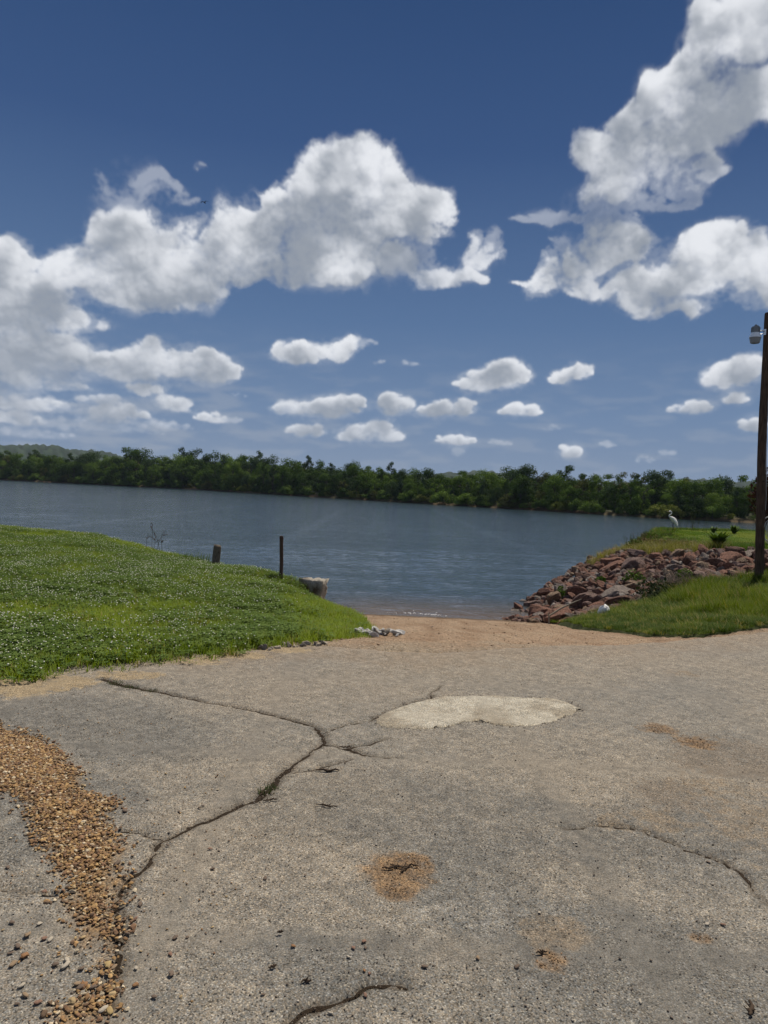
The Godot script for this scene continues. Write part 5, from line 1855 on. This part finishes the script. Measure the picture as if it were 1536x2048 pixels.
	for k in 9:
		var c := Vector3(r.randfn() * 0.04, r.randfn() * 0.05, 0.02 * k - 0.06)
		var ra := r.randf_range(0.24, 0.37)
		var rb := ra * r.randf_range(0.75, 1.0)
		var pts := []
		var rs := []
		var tilt := r.randfn() * 0.3
		for j in 29:
			var a := TAU * j / 28.0 + tilt
			pts.append(c + Vector3(cos(a) * rb, sin(a) * ra - 0.30, 0.03 * sin(a * 2.0 + k)))
			rs.append(0.0075)
		mb.tube(pts, rs, [Color.WHITE], 6)
	mb.tube([Vector3(-0.02, 0.05, 0.05), Vector3(0.05, 0.5, 0.03), Vector3(0.03, 0.9, 0.0), Vector3(0.02, 1.05, 0.0)], [0.008, 0.008, 0.008, 0.008], [Color.WHITE], 6)
	var coil := obj("cable_coil", mb.mesh(), M.wire)
	coil.position = Vector3(9.62, 1.28, -17.42)
	tag(coil, "loose coil of pale cable hung on the utility pole", "cable")


# ------------------------------------------------------------------ birds
func egret() -> void:
	var g := right_at(14.16, -34.64)
	var at := Vector3(14.16, g + 0.05, -34.64)
	var stub := obj("stone", M.rocks[5], M.rock_mats["pale grey"])
	stub.position = Vector3(14.2, g - 0.03, -34.62)
	stub.scale = Vector3(0.16, 0.13, 0.14)
	tag(stub, "pale stone under the feet of the white egret", "stone")
	var o := thing("egret", "white egret standing on the mound, facing the river", "bird", at)
	var mb := Mb.new()
	var w := Color(0.78, 0.77, 0.73)
	var beak := Color(0.34, 0.27, 0.14)
	var spine := [[-0.42, 0.885, 0.003], [-0.36, 0.893, 0.008], [-0.31, 0.90, 0.013], [-0.285, 0.905, 0.022], [-0.25, 0.915, 0.032], [-0.21, 0.913, 0.033], [-0.172, 0.893, 0.025], [-0.145, 0.86, 0.021], [-0.14, 0.825, 0.020], [-0.16, 0.79, 0.020], [-0.20, 0.765, 0.021], [-0.245, 0.745, 0.023], [-0.27, 0.715, 0.026], [-0.265, 0.68, 0.032], [-0.235, 0.645, 0.042], [-0.19, 0.61, 0.062], [-0.13, 0.575, 0.092], [-0.06, 0.53, 0.112], [0.01, 0.475, 0.112], [0.07, 0.41, 0.098], [0.12, 0.345, 0.076], [0.155, 0.285, 0.05], [0.175, 0.235, 0.028], [0.185, 0.20, 0.008]]
	var pts := []
	var rad := []
	var col := []
	for s in spine:
		pts.append(Vector3(s[0], s[1], 0))
		rad.append(s[2])
		col.append(beak if s[0] < -0.295 and s[1] > 0.88 else w)
	mb.tube(pts, rad, col, 14, 0.8)
	var body := obj("body", mb.mesh(), M.bird, o)
	body.rotation.y = 0.15
	for e in [-1, 1]:
		mb = Mb.new()
		var b := Vector3(-0.015, 0.46, 0.035 * e)
		mb.tube([b, b + Vector3(-0.02, -0.17, 0), b + Vector3(-0.025, -0.2, 0), b + Vector3(0.0, -0.42, 0.005 * e), b + Vector3(0.0, -0.46, 0.005 * e)], [0.026, 0.012, 0.012, 0.008, 0.009], [w, Color(0.05, 0.05, 0.045)], 8)
		for k in 3:
			var a := PI + (k - 1) * 0.5
			mb.tube([b + Vector3(0, -0.455, 0.005 * e), b + Vector3(cos(a) * 0.08, -0.462, 0.005 * e + sin(a) * 0.08)], [0.006, 0.004], [Color(0.05, 0.05, 0.045)], 5)
		obj("leg", mb.mesh(), M.bird, o)
	for e in [-1, 1]:
		mb = Mb.new()
		var prev := []
		for k in 7:
			var t := k / 6.0
			prev.append(Vector3(lerpf(-0.10, 0.19, t), lerpf(0.575, 0.195, t), e * lerpf(0.075, 0.012, t * t)))
		mb.tube(prev, [0.03, 0.062, 0.072, 0.066, 0.05, 0.03, 0.006], [w], 10, 0.45)
		obj("wing", mb.mesh(), M.bird, o)
	# a dark bird far up
	mb = Mb.new()
	var dk := Color(0.02, 0.02, 0.022)
	mb.tube([Vector3(-0.16, 0, 0), Vector3(-0.1, 0.01, 0), Vector3(0, 0, 0), Vector3(0.12, 0, 0), Vector3(0.2, 0, 0)], [0.006, 0.035, 0.05, 0.03, 0.012], [dk], 8)
	o = thing("flying_bird", "tiny dark bird flying before the large white cloud", "bird", Vector3(-16.08, 24.78, -60), 1.2)
	obj("body", mb.mesh(), M.bird, o)
	for e in [-1, 1]:
		mb = Mb.new()
		mb.tube([Vector3(-0.02, 0.01, 0), Vector3(-0.04, 0.10, 0.16 * e), Vector3(0.0, 0.06, 0.32 * e), Vector3(0.05, 0.0, 0.42 * e)], [0.05, 0.055, 0.04, 0.004], [dk], 6, 0.2)
		obj("wing", mb.mesh(), M.bird, o)


# ------------------------------------------------------------------ single plants
func leafy(count: int, length: float, width: float, lean: float, seed_: int) -> ArrayMesh:
	var r := RandomNumberGenerator.new()
	r.seed = seed_
	var mb := Mb.new()
	for k in count:
		var a := r.randf() * TAU
		var l := length * r.randf_range(0.6, 1.15)
		var out := Vector3(cos(a), 0, sin(a))
		var s := Vector3(-sin(a), 0, cos(a)) * width * r.randf_range(0.7, 1.2)
		var bend := lean * r.randf_range(0.5, 1.5)
		var prev_a := Vector3.ZERO
		var prev_b := Vector3.ZERO
		var v := r.randf_range(0.75, 1.25)
		for j in 6:
			var t := j / 5.0
			var p := out * (0.02 + l * bend * t * t + 0.05 * t) + Vector3(0, l * (t - 0.35 * bend * t * t), 0)
			var ww := sin(PI * clampf(t * 0.92 + 0.06, 0, 1))
			var pa := p - s * ww
			var pb := p + s * ww
			if j:
				mb.quad(prev_a, pa, pb, prev_b, Color(v, v, v), (Vector3.UP - out * 0.4).normalized())
			prev_a = pa
			prev_b = pb
	return mb.mesh()

func bushy(leaves: int, radius: float, height: float, size: float, seed_: int) -> ArrayMesh:
	var r := RandomNumberGenerator.new()
	r.seed = seed_
	var mb := Mb.new()
	for k in leaves:
		var d := Vector3(r.randfn(), absf(r.randfn()), r.randfn()).normalized()
		var rad := pow(r.randf(), 0.4)
		var p := Vector3(d.x * radius, d.y * height, d.z * radius) * rad
		var n := (d + Vector3(r.randfn(), r.randfn(), r.randfn()) * 0.6).normalized()
		var s := n.cross(Vector3(r.randfn(), r.randfn(), r.randfn())).normalized()
		var t := n.cross(s)
		var q := size * r.randf_range(0.6, 1.3)
		var v := r.randf_range(0.7, 1.3)
		mb.quad(p - s * q, p + t * q * 0.5, p + s * q, p - t * q * 0.5, Color(v, v, v), n)
	return mb.mesh()

func tinted(c: Color) -> StandardMaterial3D:
	var m: StandardMaterial3D = M.leaf.duplicate()
	m.albedo_color = c.linear_to_srgb()
	return m

func stalks(count: int, h: float, spread: float, lean: float, seed_: int, forks := true) -> ArrayMesh:
	var r := RandomNumberGenerator.new()
	r.seed = seed_
	var mb := Mb.new()
	for k in count:
		var a := r.randf() * TAU
		var p := Vector3(cos(a), 0, sin(a)) * spread * r.randf()
		var hh := h * r.randf_range(0.55, 1.1)
		var off := Vector3(r.randfn(), 0, r.randfn()) * lean * hh
		mb.tube([p, p + Vector3(0, hh * 0.5, 0) + off * 0.35, p + Vector3(0, hh, 0) + off], [0.0045, 0.004, 0.002], [Color.WHITE], 5)
		if forks:
			for j in 4:
				var t := r.randf_range(0.5, 1.0)
				var b := p + Vector3(0, hh * t, 0) + off * t
				mb.tube([b, b + Vector3(r.randfn() * 0.05, r.randf_range(0.02, 0.08), r.randfn() * 0.05)], [0.004, 0.006], [Color.WHITE], 4)
	return mb.mesh()

func plants() -> void:
	var green := tinted(Color(0.060, 0.098, 0.026))
	var bright := tinted(Color(0.085, 0.135, 0.028))
	var darkleaf := tinted(Color(0.040, 0.052, 0.026))
	# weeds on the lawn crest
	var o := thing("weed_stalks", "thin dark dry weed stalks standing up on the lawn crest", "weed", Vector3(-5.0, lawn_at(-5.0, -15.6), -15.6))
	obj("stalks", stalks(6, 0.62, 0.3, 0.18, 3), M.twig, o)
	o = thing("grass_clump", "taller tuft of grass on the lawn crest beside the wooden post", "grass clump", Vector3(-3.85, lawn_at(-3.85, -14.3), -14.3))
	for k in 5:
		var b := obj("blades", tuft(40 + k, 40, 0.26, 0.16, 0.004, 0.6), tinted(Color(0.095, 0.14, 0.026)), o)
		b.position = Vector3(k * 0.13 - 0.26, 0, 0.05 * sin(k * 2.0))
	# broad leaved docks on the right bank
	o = thing("dock_plant", "large broad leaved dock plant at the front of the right lawn", "plant", Vector3(10.55, right_at(10.55, -22.3), -22.3))
	obj("leaves", leafy(34, 0.62, 0.075, 0.6, 5), green, o)
	o = thing("dock_plant", "small broad leaved dock plant at the far edge of the right lawn", "plant", Vector3(17.3, right_at(17.3, -35.0), -35.0))
	obj("leaves", leafy(24, 0.5, 0.09, 0.45, 6), green, o)
	o = thing("dock_plant", "pale broad leaved plant beside the dock at the lawn's far edge", "plant", Vector3(16.3, right_at(16.3, -35.0), -35.0))
	obj("leaves", leafy(16, 0.38, 0.09, 0.45, 7), tinted(Color(0.11, 0.15, 0.085)), o)
	o = thing("weed_stalks", "thin seeding stalks behind the egret mound", "weed", Vector3(15.4, right_at(15.4, -35.4), -35.4))
	obj("stalks", stalks(26, 1.0, 0.9, 0.10, 9), tinted(Color(0.10, 0.11, 0.04)), o)
	# weeds among the rocks
	for q in [["bright green weed growing among the middle rocks", 7.0, -19.6, 0.34, 0.30], ["small bright weed high among the water side rocks", 5.15, -20.2, 0.16, 0.30], ["low green weed between rocks above the dead brush", 8.1, -18.9, 0.26, 0.22], ["tiny green weed between the central rocks", 6.4, -20.6, 0.16, 0.14]]:
		var p := Vector3(q[1], right_at(q[1], q[2]) + 0.08, q[2])
		o = thing("rock_weed", q[0], "weed", p)
		obj("leaves", bushy(150, q[3], q[4], 0.055, int(q[1] * 100)), bright, o)
	# dead brush and dark bush at the foot of the rocks
	var bp := Vector3(6.75, right_at(6.75, -16.9), -16.9)
	o = thing("dead_brush", "tangle of grey dead twigs at the foot of the rocks", "brush", bp + Vector3(0.35, 0.0, -0.2))
	obj("twigs", stalks(110, 0.62, 0.5, 0.55, 11), with_grain(mat(lin(0.16, 0.13, 0.10), 0.9), null, null, Vector3.ONE, 0), o)
	o = thing("dark_bush", "low dark leaved bush in front of the dead brush", "bush", bp + Vector3(-0.2, 0.0, 0.1))
	obj("stems", stalks(14, 0.4, 0.3, 0.4, 12, false), M.twig, o)
	obj("leaves", bushy(420, 0.55, 0.48, 0.055, 13), darkleaf, o)
	for q in [["yellow green weed clump at the left end of the mound", 9.1, -25.5, 0.42, 0.42, 0], ["dull brown dry weed clump on the mound's left slope", 9.9, -26.8, 0.5, 0.36, 1], ["green weed clump halfway along the mound's crest", 10.9, -28.8, 0.5, 0.40, 0], ["dry straw coloured clump above the topmost rocks", 9.6, -24.4, 0.55, 0.34, 2], ["leafy green clump right below the egret", 12.5, -31.2, 0.6, 0.14, 0], ["dry clump between the mound and the dock plant", 10.0, -23.3, 0.45, 0.26, 2]]:
		o = thing("weed_clump", q[0], "weed", Vector3(q[1], right_at(q[1], q[2]), q[2]))
		obj("leaves", bushy(420, q[3], q[4], 0.045, int(q[1] * 37)), tinted([Color(0.105, 0.135, 0.030), Color(0.135, 0.095, 0.045), Color(0.24, 0.19, 0.09)][q[5]]), o)
		obj("stalks", stalks(22, q[4] * 1.25, q[3], 0.2, int(q[1] * 41)), tinted([Color(0.10, 0.12, 0.04), Color(0.16, 0.11, 0.06), Color(0.26, 0.21, 0.11)][q[5]]), o)
	# purple leaved tree at the right edge of the lawn
	var tp := Vector3(13.95, right_at(13.95, -24.5), -24.5)
	o = thing("purple_leaved_tree", "small purple leaved tree standing behind the utility pole", "tree", tp)
	var mb := Mb.new()
	mb.tube([Vector3(0, -0.1, 0), Vector3(0.03, 0.6, 0), Vector3(0.0, 1.4, 0.02), Vector3(0.05, 2.4, 0)], [0.07, 0.055, 0.04, 0.015], [Color.WHITE], 9)
	for k in 8:
		var a := k * 2.4
		mb.tube([Vector3(0.02, 0.7 + 0.15 * k, 0), Vector3(cos(a) * 0.4, 1.0 + 0.18 * k, sin(a) * 0.4), Vector3(cos(a) * 0.8, 1.3 + 0.18 * k, sin(a) * 0.8)], [0.025, 0.017, 0.008], [Color.WHITE], 6)
	obj("trunk", mb.mesh(), M.bark, o)
	var cm := bushy(2600, 1.3, 1.55, 0.075, 21)
	var cr := obj("crown", cm, tinted(Color(0.062, 0.026, 0.026)), o)
	cr.position = Vector3(0, 1.5, 0)
	var cr2 := obj("crown", bushy(1400, 1.25, 1.0, 0.075, 22), tinted(Color(0.055, 0.028, 0.026)), o)
	cr2.position = Vector3(0, 1.5, 0)
	cr2.rotation.x = PI
	# weed in the crack
	for q in [["green weed rooted in the widest part of the pavement crack", -0.535, -3.63, 0.032], ["sparse grass weed at the lawn end of the long crack", -1.68, -5.215, 0.035], ["grass weed in the crack beside the lawn's sandy edge", -1.85, -5.295, 0.04], ["tiny grass weed at the crack's start under the clover", -2.0, -5.39, 0.045]]:
		o = thing("crack_weed", q[0], "weed", Vector3(q[1], 0.012, q[2]))
		obj("blades", tuft(int(absf(q[1]) * 100), 60, q[3], 0.055, 0.0022, 0.9), tinted(Color(0.050, 0.070, 0.026)), o)


# ------------------------------------------------------------------ gravel and loose stones
func pebble(seed_: int) -> ArrayMesh:
	var s := SphereMesh.new()
	s.radial_segments = 9
	s.rings = 5
	s.radius = 1.0
	s.height = 2.0
	var a := s.get_mesh_arrays()
	var vs: PackedVector3Array = a[Mesh.ARRAY_VERTEX]
	var n := noise(seed_, 1.1, 3)
	for k in vs.size():
		vs[k] = vs[k] * (1.0 + 0.8 * n.get_noise_3dv(vs[k])) * Vector3(1.0, 0.38, 0.78)
	a[Mesh.ARRAY_VERTEX] = vs
	a[Mesh.ARRAY_TEX_UV] = null
	a[Mesh.ARRAY_TANGENT] = null
	var st := SurfaceTool.new()
	st.create_from_arrays(a)
	st.generate_normals()
	return st.commit()

func gravel() -> void:
	var shapes := []
	for k in 5:
		shapes.append(pebble(500 + k))
	M.pebbles = shapes
	var pm := mat(Color.WHITE, 0.75, true)
	pm.metallic_specular = 0.4
	with_grain(pm, M.grain, M.height, Vector3(14, 14, 14), 0.12)
	M.pebble = pm
	var r := RandomNumberGenerator.new()
	r.seed = 555
	var field_ := gravel_d
	var tones := [Color(0.44, 0.27, 0.110), Color(0.30, 0.175, 0.080), Color(0.48, 0.31, 0.130), Color(0.54, 0.40, 0.21), Color(0.21, 0.135, 0.080), Color(0.62, 0.52, 0.36), Color(0.38, 0.23, 0.095), Color(0.25, 0.14, 0.075)]
	var sets := [[], [], []]
	var tints := [[], [], []]
	for k in 520000:
		var x := r.randf_range(-3.5, -0.5)
		var z := r.randf_range(-5.2, -1.75)
		var d := take(field_, x, z) + 0.10 * fine.get_noise_2d(x * 4, z * 4)
		var dense := smoothstep(-0.11, 0.16, d)
		dense *= dense
		var sparse := 0.004 * smoothstep(-1.2, 0.0, d)
		var far := smoothstep(-3.0, -4.2, z)
		if z > -2.75:
			dense *= 0.62 + 0.6 * smoothstep(-0.05, 0.3, fine.get_noise_2d(x * 3 + 20, z * 3))
		if r.randf() > maxf(dense * lerpf(0.50, 1.0, far), sparse):
			continue
		var s := (0.0022 + 0.0068 * pow(r.randf(), 1.5)) * (1.5 if r.randf() < 0.08 else 1.0)
		if d < -0.05:
			s *= 0.6
		var y := 0.012 * soft.get_noise_2d(x * 0.6, z * 0.6) + 0.022 + s * 0.35 + (r.randf() * 0.008 * dense)
		var i := r.randi() % 3
		sets[i].append(Transform3D(Basis.from_euler(Vector3(r.randfn() * 0.3, r.randf() * TAU, r.randfn() * 0.3)).scaled(Vector3.ONE * s), Vector3(x, y, z)))
		tints[i].append(tones[[0, 0, 1, 1, 2, 3, 4, 4, 5, 6, 7, 7, 1][r.randi() % 13]] * r.randf_range(0.85, 1.45))
	for i in 3:
		print("gravel ", sets[i].size())
		stuff("gravel", ["tan river gravel washed across the left of the asphalt", "rounder brown pebbles mixed into the washed gravel", "paler flat pebbles mixed into the washed gravel"][i], shapes[i] if i < 2 else rock_mesh(611, 0.42), pm, sets[i], tints[i], "gravel")
	# grit over the whole apron
	var where := []
	var tint := []
	for k in 5200:
		var z := -1.9 - 7.0 * pow(r.randf(), 1.4)
		var x := r.randf_range(-1.0, 1.0) * (-z * 0.62 + 0.3)
		if z < asphalt_far(x) or (x < -1.0 and take(lawn_d, x, z) > 0):
			continue
		var s := r.randf_range(0.0015, 0.0042) * (1.5 if r.randf() < 0.1 else 1.0)
		where.append(Transform3D(Basis(Vector3.UP, r.randf() * TAU).scaled(Vector3.ONE * s), Vector3(x, 0.012 * soft.get_noise_2d(x * 0.6, z * 0.6) + 0.022 + s * 0.3, z)))
		tint.append((Color(0.20, 0.16, 0.125) if r.randf() < 0.7 else Color(0.55, 0.50, 0.42)) * r.randf_range(0.6, 1.2))
	stuff("grit", "fine loose grit scattered over the asphalt", shapes[3], pm, where, tint, "grit")
	# crumbs broken from the edges of the cracks and of the patch
	where = []
	tint = []
	for line in crack_lines:
		for p in line:
			var narrow := clampf(p[1] / 0.024, 0.3, 1.0)
			for k in (1 if narrow < 0.6 else 3):
				var off: Vector2 = Vector2(r.randfn(), r.randfn()) * (p[1] * 0.55 + 0.008)
				var q: Vector2 = p[0] + off
				var s := r.randf_range(0.0016, 0.0050) * narrow
				var inside: bool = off.length() < p[1] * 0.5
				where.append(Transform3D(Basis.from_euler(Vector3(r.randfn() * 0.5, r.randf() * TAU, 0)).scaled(Vector3.ONE * s), Vector3(q.x, 0.012 * soft.get_noise_2d(q.x * 0.6, q.y * 0.6) + (0.014 if inside else 0.021) + s * 0.2, q.y)))
				tint.append((Color(0.16, 0.115, 0.08) if r.randf() < 0.55 else Color(0.36, 0.30, 0.24)) * r.randf_range(0.6, 1.2))
	for k in PATCH.size():
		var a: Vector2 = PATCH[k]
		var b: Vector2 = PATCH[(k + 1) % PATCH.size()]
		for j in int(a.distance_to(b) * 110.0):
			var q := a.lerp(b, r.randf()) + Vector2(r.randfn(), r.randfn()) * 0.022
			var s := r.randf_range(0.002, 0.007)
			where.append(Transform3D(Basis.from_euler(Vector3(r.randfn() * 0.5, r.randf() * TAU, 0)).scaled(Vector3.ONE * s), Vector3(q.x, 0.012 * soft.get_noise_2d(q.x * 0.6, q.y * 0.6) + 0.022 + s * 0.2, q.y)))
			tint.append((Color(0.42, 0.36, 0.28) if r.randf() < 0.6 else Color(0.18, 0.13, 0.09)) * r.randf_range(0.6, 1.2))
	for q in STAINS:
		if q[4] != "s":
			continue
		for k in int(2600.0 * q[2] * q[3] * 4.0):
			var off := Vector2(r.randfn() * q[2], r.randfn() * q[3]) * 0.36
			var s := r.randf_range(0.0012, 0.004) * (1.8 if r.randf() < 0.05 else 1.0)
			where.append(Transform3D(Basis.from_euler(Vector3(r.randfn() * 0.5, r.randf() * TAU, 0)).scaled(Vector3.ONE * s), Vector3(q[0] + off.x, 0.012 * soft.get_noise_2d((q[0] + off.x) * 0.6, (q[1] + off.y) * 0.6) + 0.021 + s * 0.2, q[1] + off.y)))
			tint.append(Color(0.34, 0.21, 0.11) * r.randf_range(0.5, 1.35))
	stuff("crumbs", "crumbs of broken asphalt along the cracks and the patch", shapes[2], pm, where, tint, "grit")
	# grit and small stones on the dirt ramp
	where = []
	tint = []
	for k in 2600:
		var z := r.randf_range(-17.6, -7.0)
		var x := r.randf_range(-0.8, 6.0)
		var y := dirt_y(x, z)
		if z > asphalt_far(x) or right_at(x, z) > y + 0.02 or lawn_at(x, z) > y + 0.02:
			continue
		var s := r.randf_range(0.003, 0.009) * (2.0 if r.randf() < 0.05 else 1.0)
		where.append(Transform3D(Basis(Vector3.UP, r.randf() * TAU).scaled(Vector3.ONE * s), Vector3(x, y + s * 0.2, z)))
		tint.append((Color(0.32, 0.20, 0.12) if r.randf() < 0.75 else Color(0.55, 0.46, 0.36)) * r.randf_range(0.6, 1.2))
	stuff("ramp_grit", "small stones scattered over the dirt ramp", shapes[4], pm, where, tint, "grit")
	# loose stones one can pick out
	var kinds := {"d": ["dark brown", Color(0.20, 0.145, 0.105)], "r": ["reddish brown", Color(0.30, 0.175, 0.12)], "t": ["tan", Color(0.38, 0.27, 0.165)], "o": ["orange brown", Color(0.34, 0.18, 0.08)], "w": ["pale cream", Color(0.60, 0.53, 0.42)], "y": ["yellowish", Color(0.52, 0.38, 0.17)]}
	var mats := {}
	for k in kinds:
		var m: StandardMaterial3D = pm.duplicate()
		m.albedo_color = kinds[k][1].linear_to_srgb()
		m.vertex_color_use_as_albedo = false
		mats[k] = m
	var places := [["at the near end of the gravel strip", Vector2(-0.85, -2.15)], ["left of the near gravel", Vector2(-1.35, -2.4)], ["beside the lower bend of the long crack", Vector2(-0.75, -2.9)], ["on the asphalt right of the gravel strip", Vector2(-0.5, -2.5)], ["near the middle of the long crack", Vector2(-0.95, -3.6)], ["left of the short front crack", Vector2(-0.2, -2.2)], ["beside the short front crack", Vector2(0.0, -2.25)], ["below the rusty sand patch", Vector2(0.15, -2.45)], ["near the right hand crack", Vector2(1.4, -3.1)], ["in front of the right hand crack", Vector2(1.2, -2.55)], ["at the far left of the gravel", Vector2(-2.1, -3.4)], ["on the right of the front asphalt", Vector2(0.75, -2.3)]]
	var items := []
	for q in LOOSE:
		var o := obj("pebble", shapes[r.randi() % 5], mats[q[3]])
		var s: float = q[2] * 0.47
		o.position = Vector3(q[0], 0.012 * soft.get_noise_2d(q[0] * 0.6, q[1] * 0.6) + 0.022 + s * 0.4, q[1])
		o.rotation = Vector3(r.randfn() * 0.15, r.randf() * TAU, r.randfn() * 0.15)
		o.scale = Vector3(s * r.randf_range(0.9, 1.2), s * 0.8, s * r.randf_range(0.75, 1.0))
		items.append({"node": o, "kind": kinds[q[3]][0] + " loose pebble", "size": s, "place": nearest(places, Vector2(q[0], q[1]))})
	label_by_rank(items, "%s %s", "pebble", "loose pebbles on the asphalt")


# ------------------------------------------------------------------ scraps and debris
func litter() -> void:
	var r := RandomNumberGenerator.new()
	r.seed = 606
	# white scrap at the foot of the rocks
	var mb := Mb.new()
	var n := noise(7, 1.5, 3)
	var ring := 14
	var shells := [[1.0, 0.0], [0.96, 0.05], [0.75, 0.11], [0.4, 0.13], [0.05, 0.14]]
	for s in shells:
		for k in ring:
			var a := TAU * k / ring
			var d: float = s[0] * (1.0 + 0.22 * n.get_noise_2d(cos(a), sin(a)))
			mb.v.append(Vector3(cos(a) * 0.135 * d, s[1] * (1.0 + 0.5 * n.get_noise_2d(cos(a) * 2 + 9, sin(a) * 2)), sin(a) * 0.085 * d))
			mb.n.append(Vector3.UP)
			mb.c.append(Color.WHITE)
	for k in shells.size() - 1:
		for j in ring:
			var j2 := (j + 1) % ring
			mb.i.append_array([k * ring + j, (k + 1) * ring + j, k * ring + j2, k * ring + j2, (k + 1) * ring + j, (k + 1) * ring + j2])
	var st := SurfaceTool.new()
	st.create_from(mb.mesh(), 0)
	st.generate_normals()
	var o := obj("white_scrap", st.commit(), M.plastic)
	o.position = Vector3(4.72, right_at(4.72, -14.9) + 0.07, -14.9)
	o.rotation = Vector3(0.35, 0.2, 0.2)
	tag(o, "crumpled white plastic scrap in the grass at the rocks' foot", "litter")
	# driftwood stick on the rocks
	mb = Mb.new()
	mb.tube([Vector3(-0.35, -0.1, 0.1), Vector3(-0.05, 0.08, 0), Vector3(0.25, 0.22, -0.05), Vector3(0.42, 0.30, -0.05)], [0.018, 0.02, 0.016, 0.009], [Color.WHITE], 8)
	mb.tube([Vector3(-0.33, -0.35, 0.12), Vector3(-0.34, -0.1, 0.1), Vector3(-0.36, -0.02, 0.1)], [0.016, 0.015, 0.01], [Color.WHITE], 8)
	var sm := with_grain(mat(lin(0.42, 0.36, 0.28), 0.9), M.grain, null, Vector3(2, 2, 2), 0)
	o = obj("driftwood_stick", mb.mesh(), sm)
	o.position = Vector3(4.15, right_at(4.15, -16.0) + 0.22, -16.0)
	tag(o, "pale forked driftwood stick lying against the lowest rocks", "stick")
	# pale rubble at the lawn's tip
	var pale := with_grain(mat(lin(0.74, 0.73, 0.70), 0.8), M.grain, M.height, Vector3(3, 3, 3), 1.0)
	var dull := with_grain(mat(lin(0.34, 0.30, 0.25), 0.9), M.grain, M.height, Vector3(3, 3, 3), 1.0)
	var items := []
	for k in 46:
		var x := lerpf(-0.36, 0.10, r.randf()) if k < 38 else lerpf(0.08, 0.26, r.randf())
		var z := -8.45 + r.randfn() * 0.16 - (x + 0.1) * 0.5
		var s := r.randf_range(0.016, 0.05) * (1.5 if r.randf() < 0.25 else 1.0)
		var is_pale := r.randf() < 0.7
		o = obj("rubble", M.rocks[r.randi() % 14], pale if is_pale else dull)
		o.position = Vector3(x, ground_at(x, z) + s * 0.35 + 0.01, z)
		o.rotation = Vector3(r.randfn() * 0.5, r.randf() * TAU, r.randfn() * 0.5)
		o.scale = Vector3(s * 1.3, s, s)
		items.append({"node": o, "kind": ("white" if is_pale else "dull grey") + " rubble chunk", "size": s, "place": "at the left end" if x < -0.22 else "in the middle" if x < -0.02 else "at the right end"})
	label_by_rank(items, "%s %s of the debris heap at the lawn's tip", "rubble", "rubble chunks at the lawn's tip")
	items = []
	for k in 26:
		var t := r.randf()
		var x := lerpf(-1.15, -0.52, t)
		var z := lerpf(-6.72, -7.08, t) + r.randfn() * 0.05
		var s := r.randf_range(0.010, 0.034)
		var is_pale := r.randf() < 0.45
		o = obj("stone_chunk", M.rocks[r.randi() % 14], sm if is_pale else dull)
		o.position = Vector3(x, ground_at(x, z) + s * 0.4 + 0.015, z)
		o.rotation = Vector3(r.randfn() * 0.5, r.randf() * TAU, r.randfn() * 0.5)
		o.scale = Vector3(s * 1.3, s, s)
		items.append({"node": o, "kind": ("pale tan" if is_pale else "grey brown") + " stone chunk", "size": s, "place": "near the lawn's curve" if x < -0.85 else "beside the dirt ramp"})
	label_by_rank(items, "%s at the asphalt edge %s", "stone", "stone chunks along the lawn edge")
	# twigs and dry leaves on the asphalt
	var names := ["dark curled leaf beside the crack's side branch", "dark twig lying in the fork of the crack", "dark twig alone on the mid asphalt", "small brown twig beside the long crack", "longer twig across the rusty sand patch", "curled twig in the middle of the rusty sand patch", "thin twig pointing right on the rusty sand patch", "short dark twig on the rusty sand patch", "dark chip on the lower rusty stain", "brown dry leaf stalk at the near right corner", "tiny stick near the two reddish pebbles", "tiny stick left of the front crack", "small stick left of the front crack's bend"]
	for k in TWIGS.size():
		var q = TWIGS[k]
		mb = Mb.new()
		var l: float = q[2] * 0.5
		var pts := []
		var rad := []
		for j in 7:
			var t := j / 6.0 * 2.0 - 1.0
			pts.append(Vector3(t * l, 0.004 + 0.006 * r.randf(), r.randfn() * l * 0.12))
			rad.append(0.0042 * (1.15 - absf(t) * 0.6) * (1.6 if k in [0, 9] else 1.0))
		mb.tube(pts, rad, [Color.WHITE], 6)
		for j in 3:
			var t := r.randf_range(-0.6, 0.6)
			mb.tube([Vector3(t * l, 0.006, 0), Vector3((t + 0.25) * l, 0.014, r.randfn() * l * 0.3)], [0.003, 0.0015], [Color.WHITE], 5)
		o = obj("twig", mb.mesh(), M.twig)
		o.position = Vector3(q[0], 0.012 * soft.get_noise_2d(q[0] * 0.6, q[1] * 0.6) + 0.022, q[1])
		o.rotation.y = q[3]
		tag(o, names[k], "twig", "twigs on the asphalt")
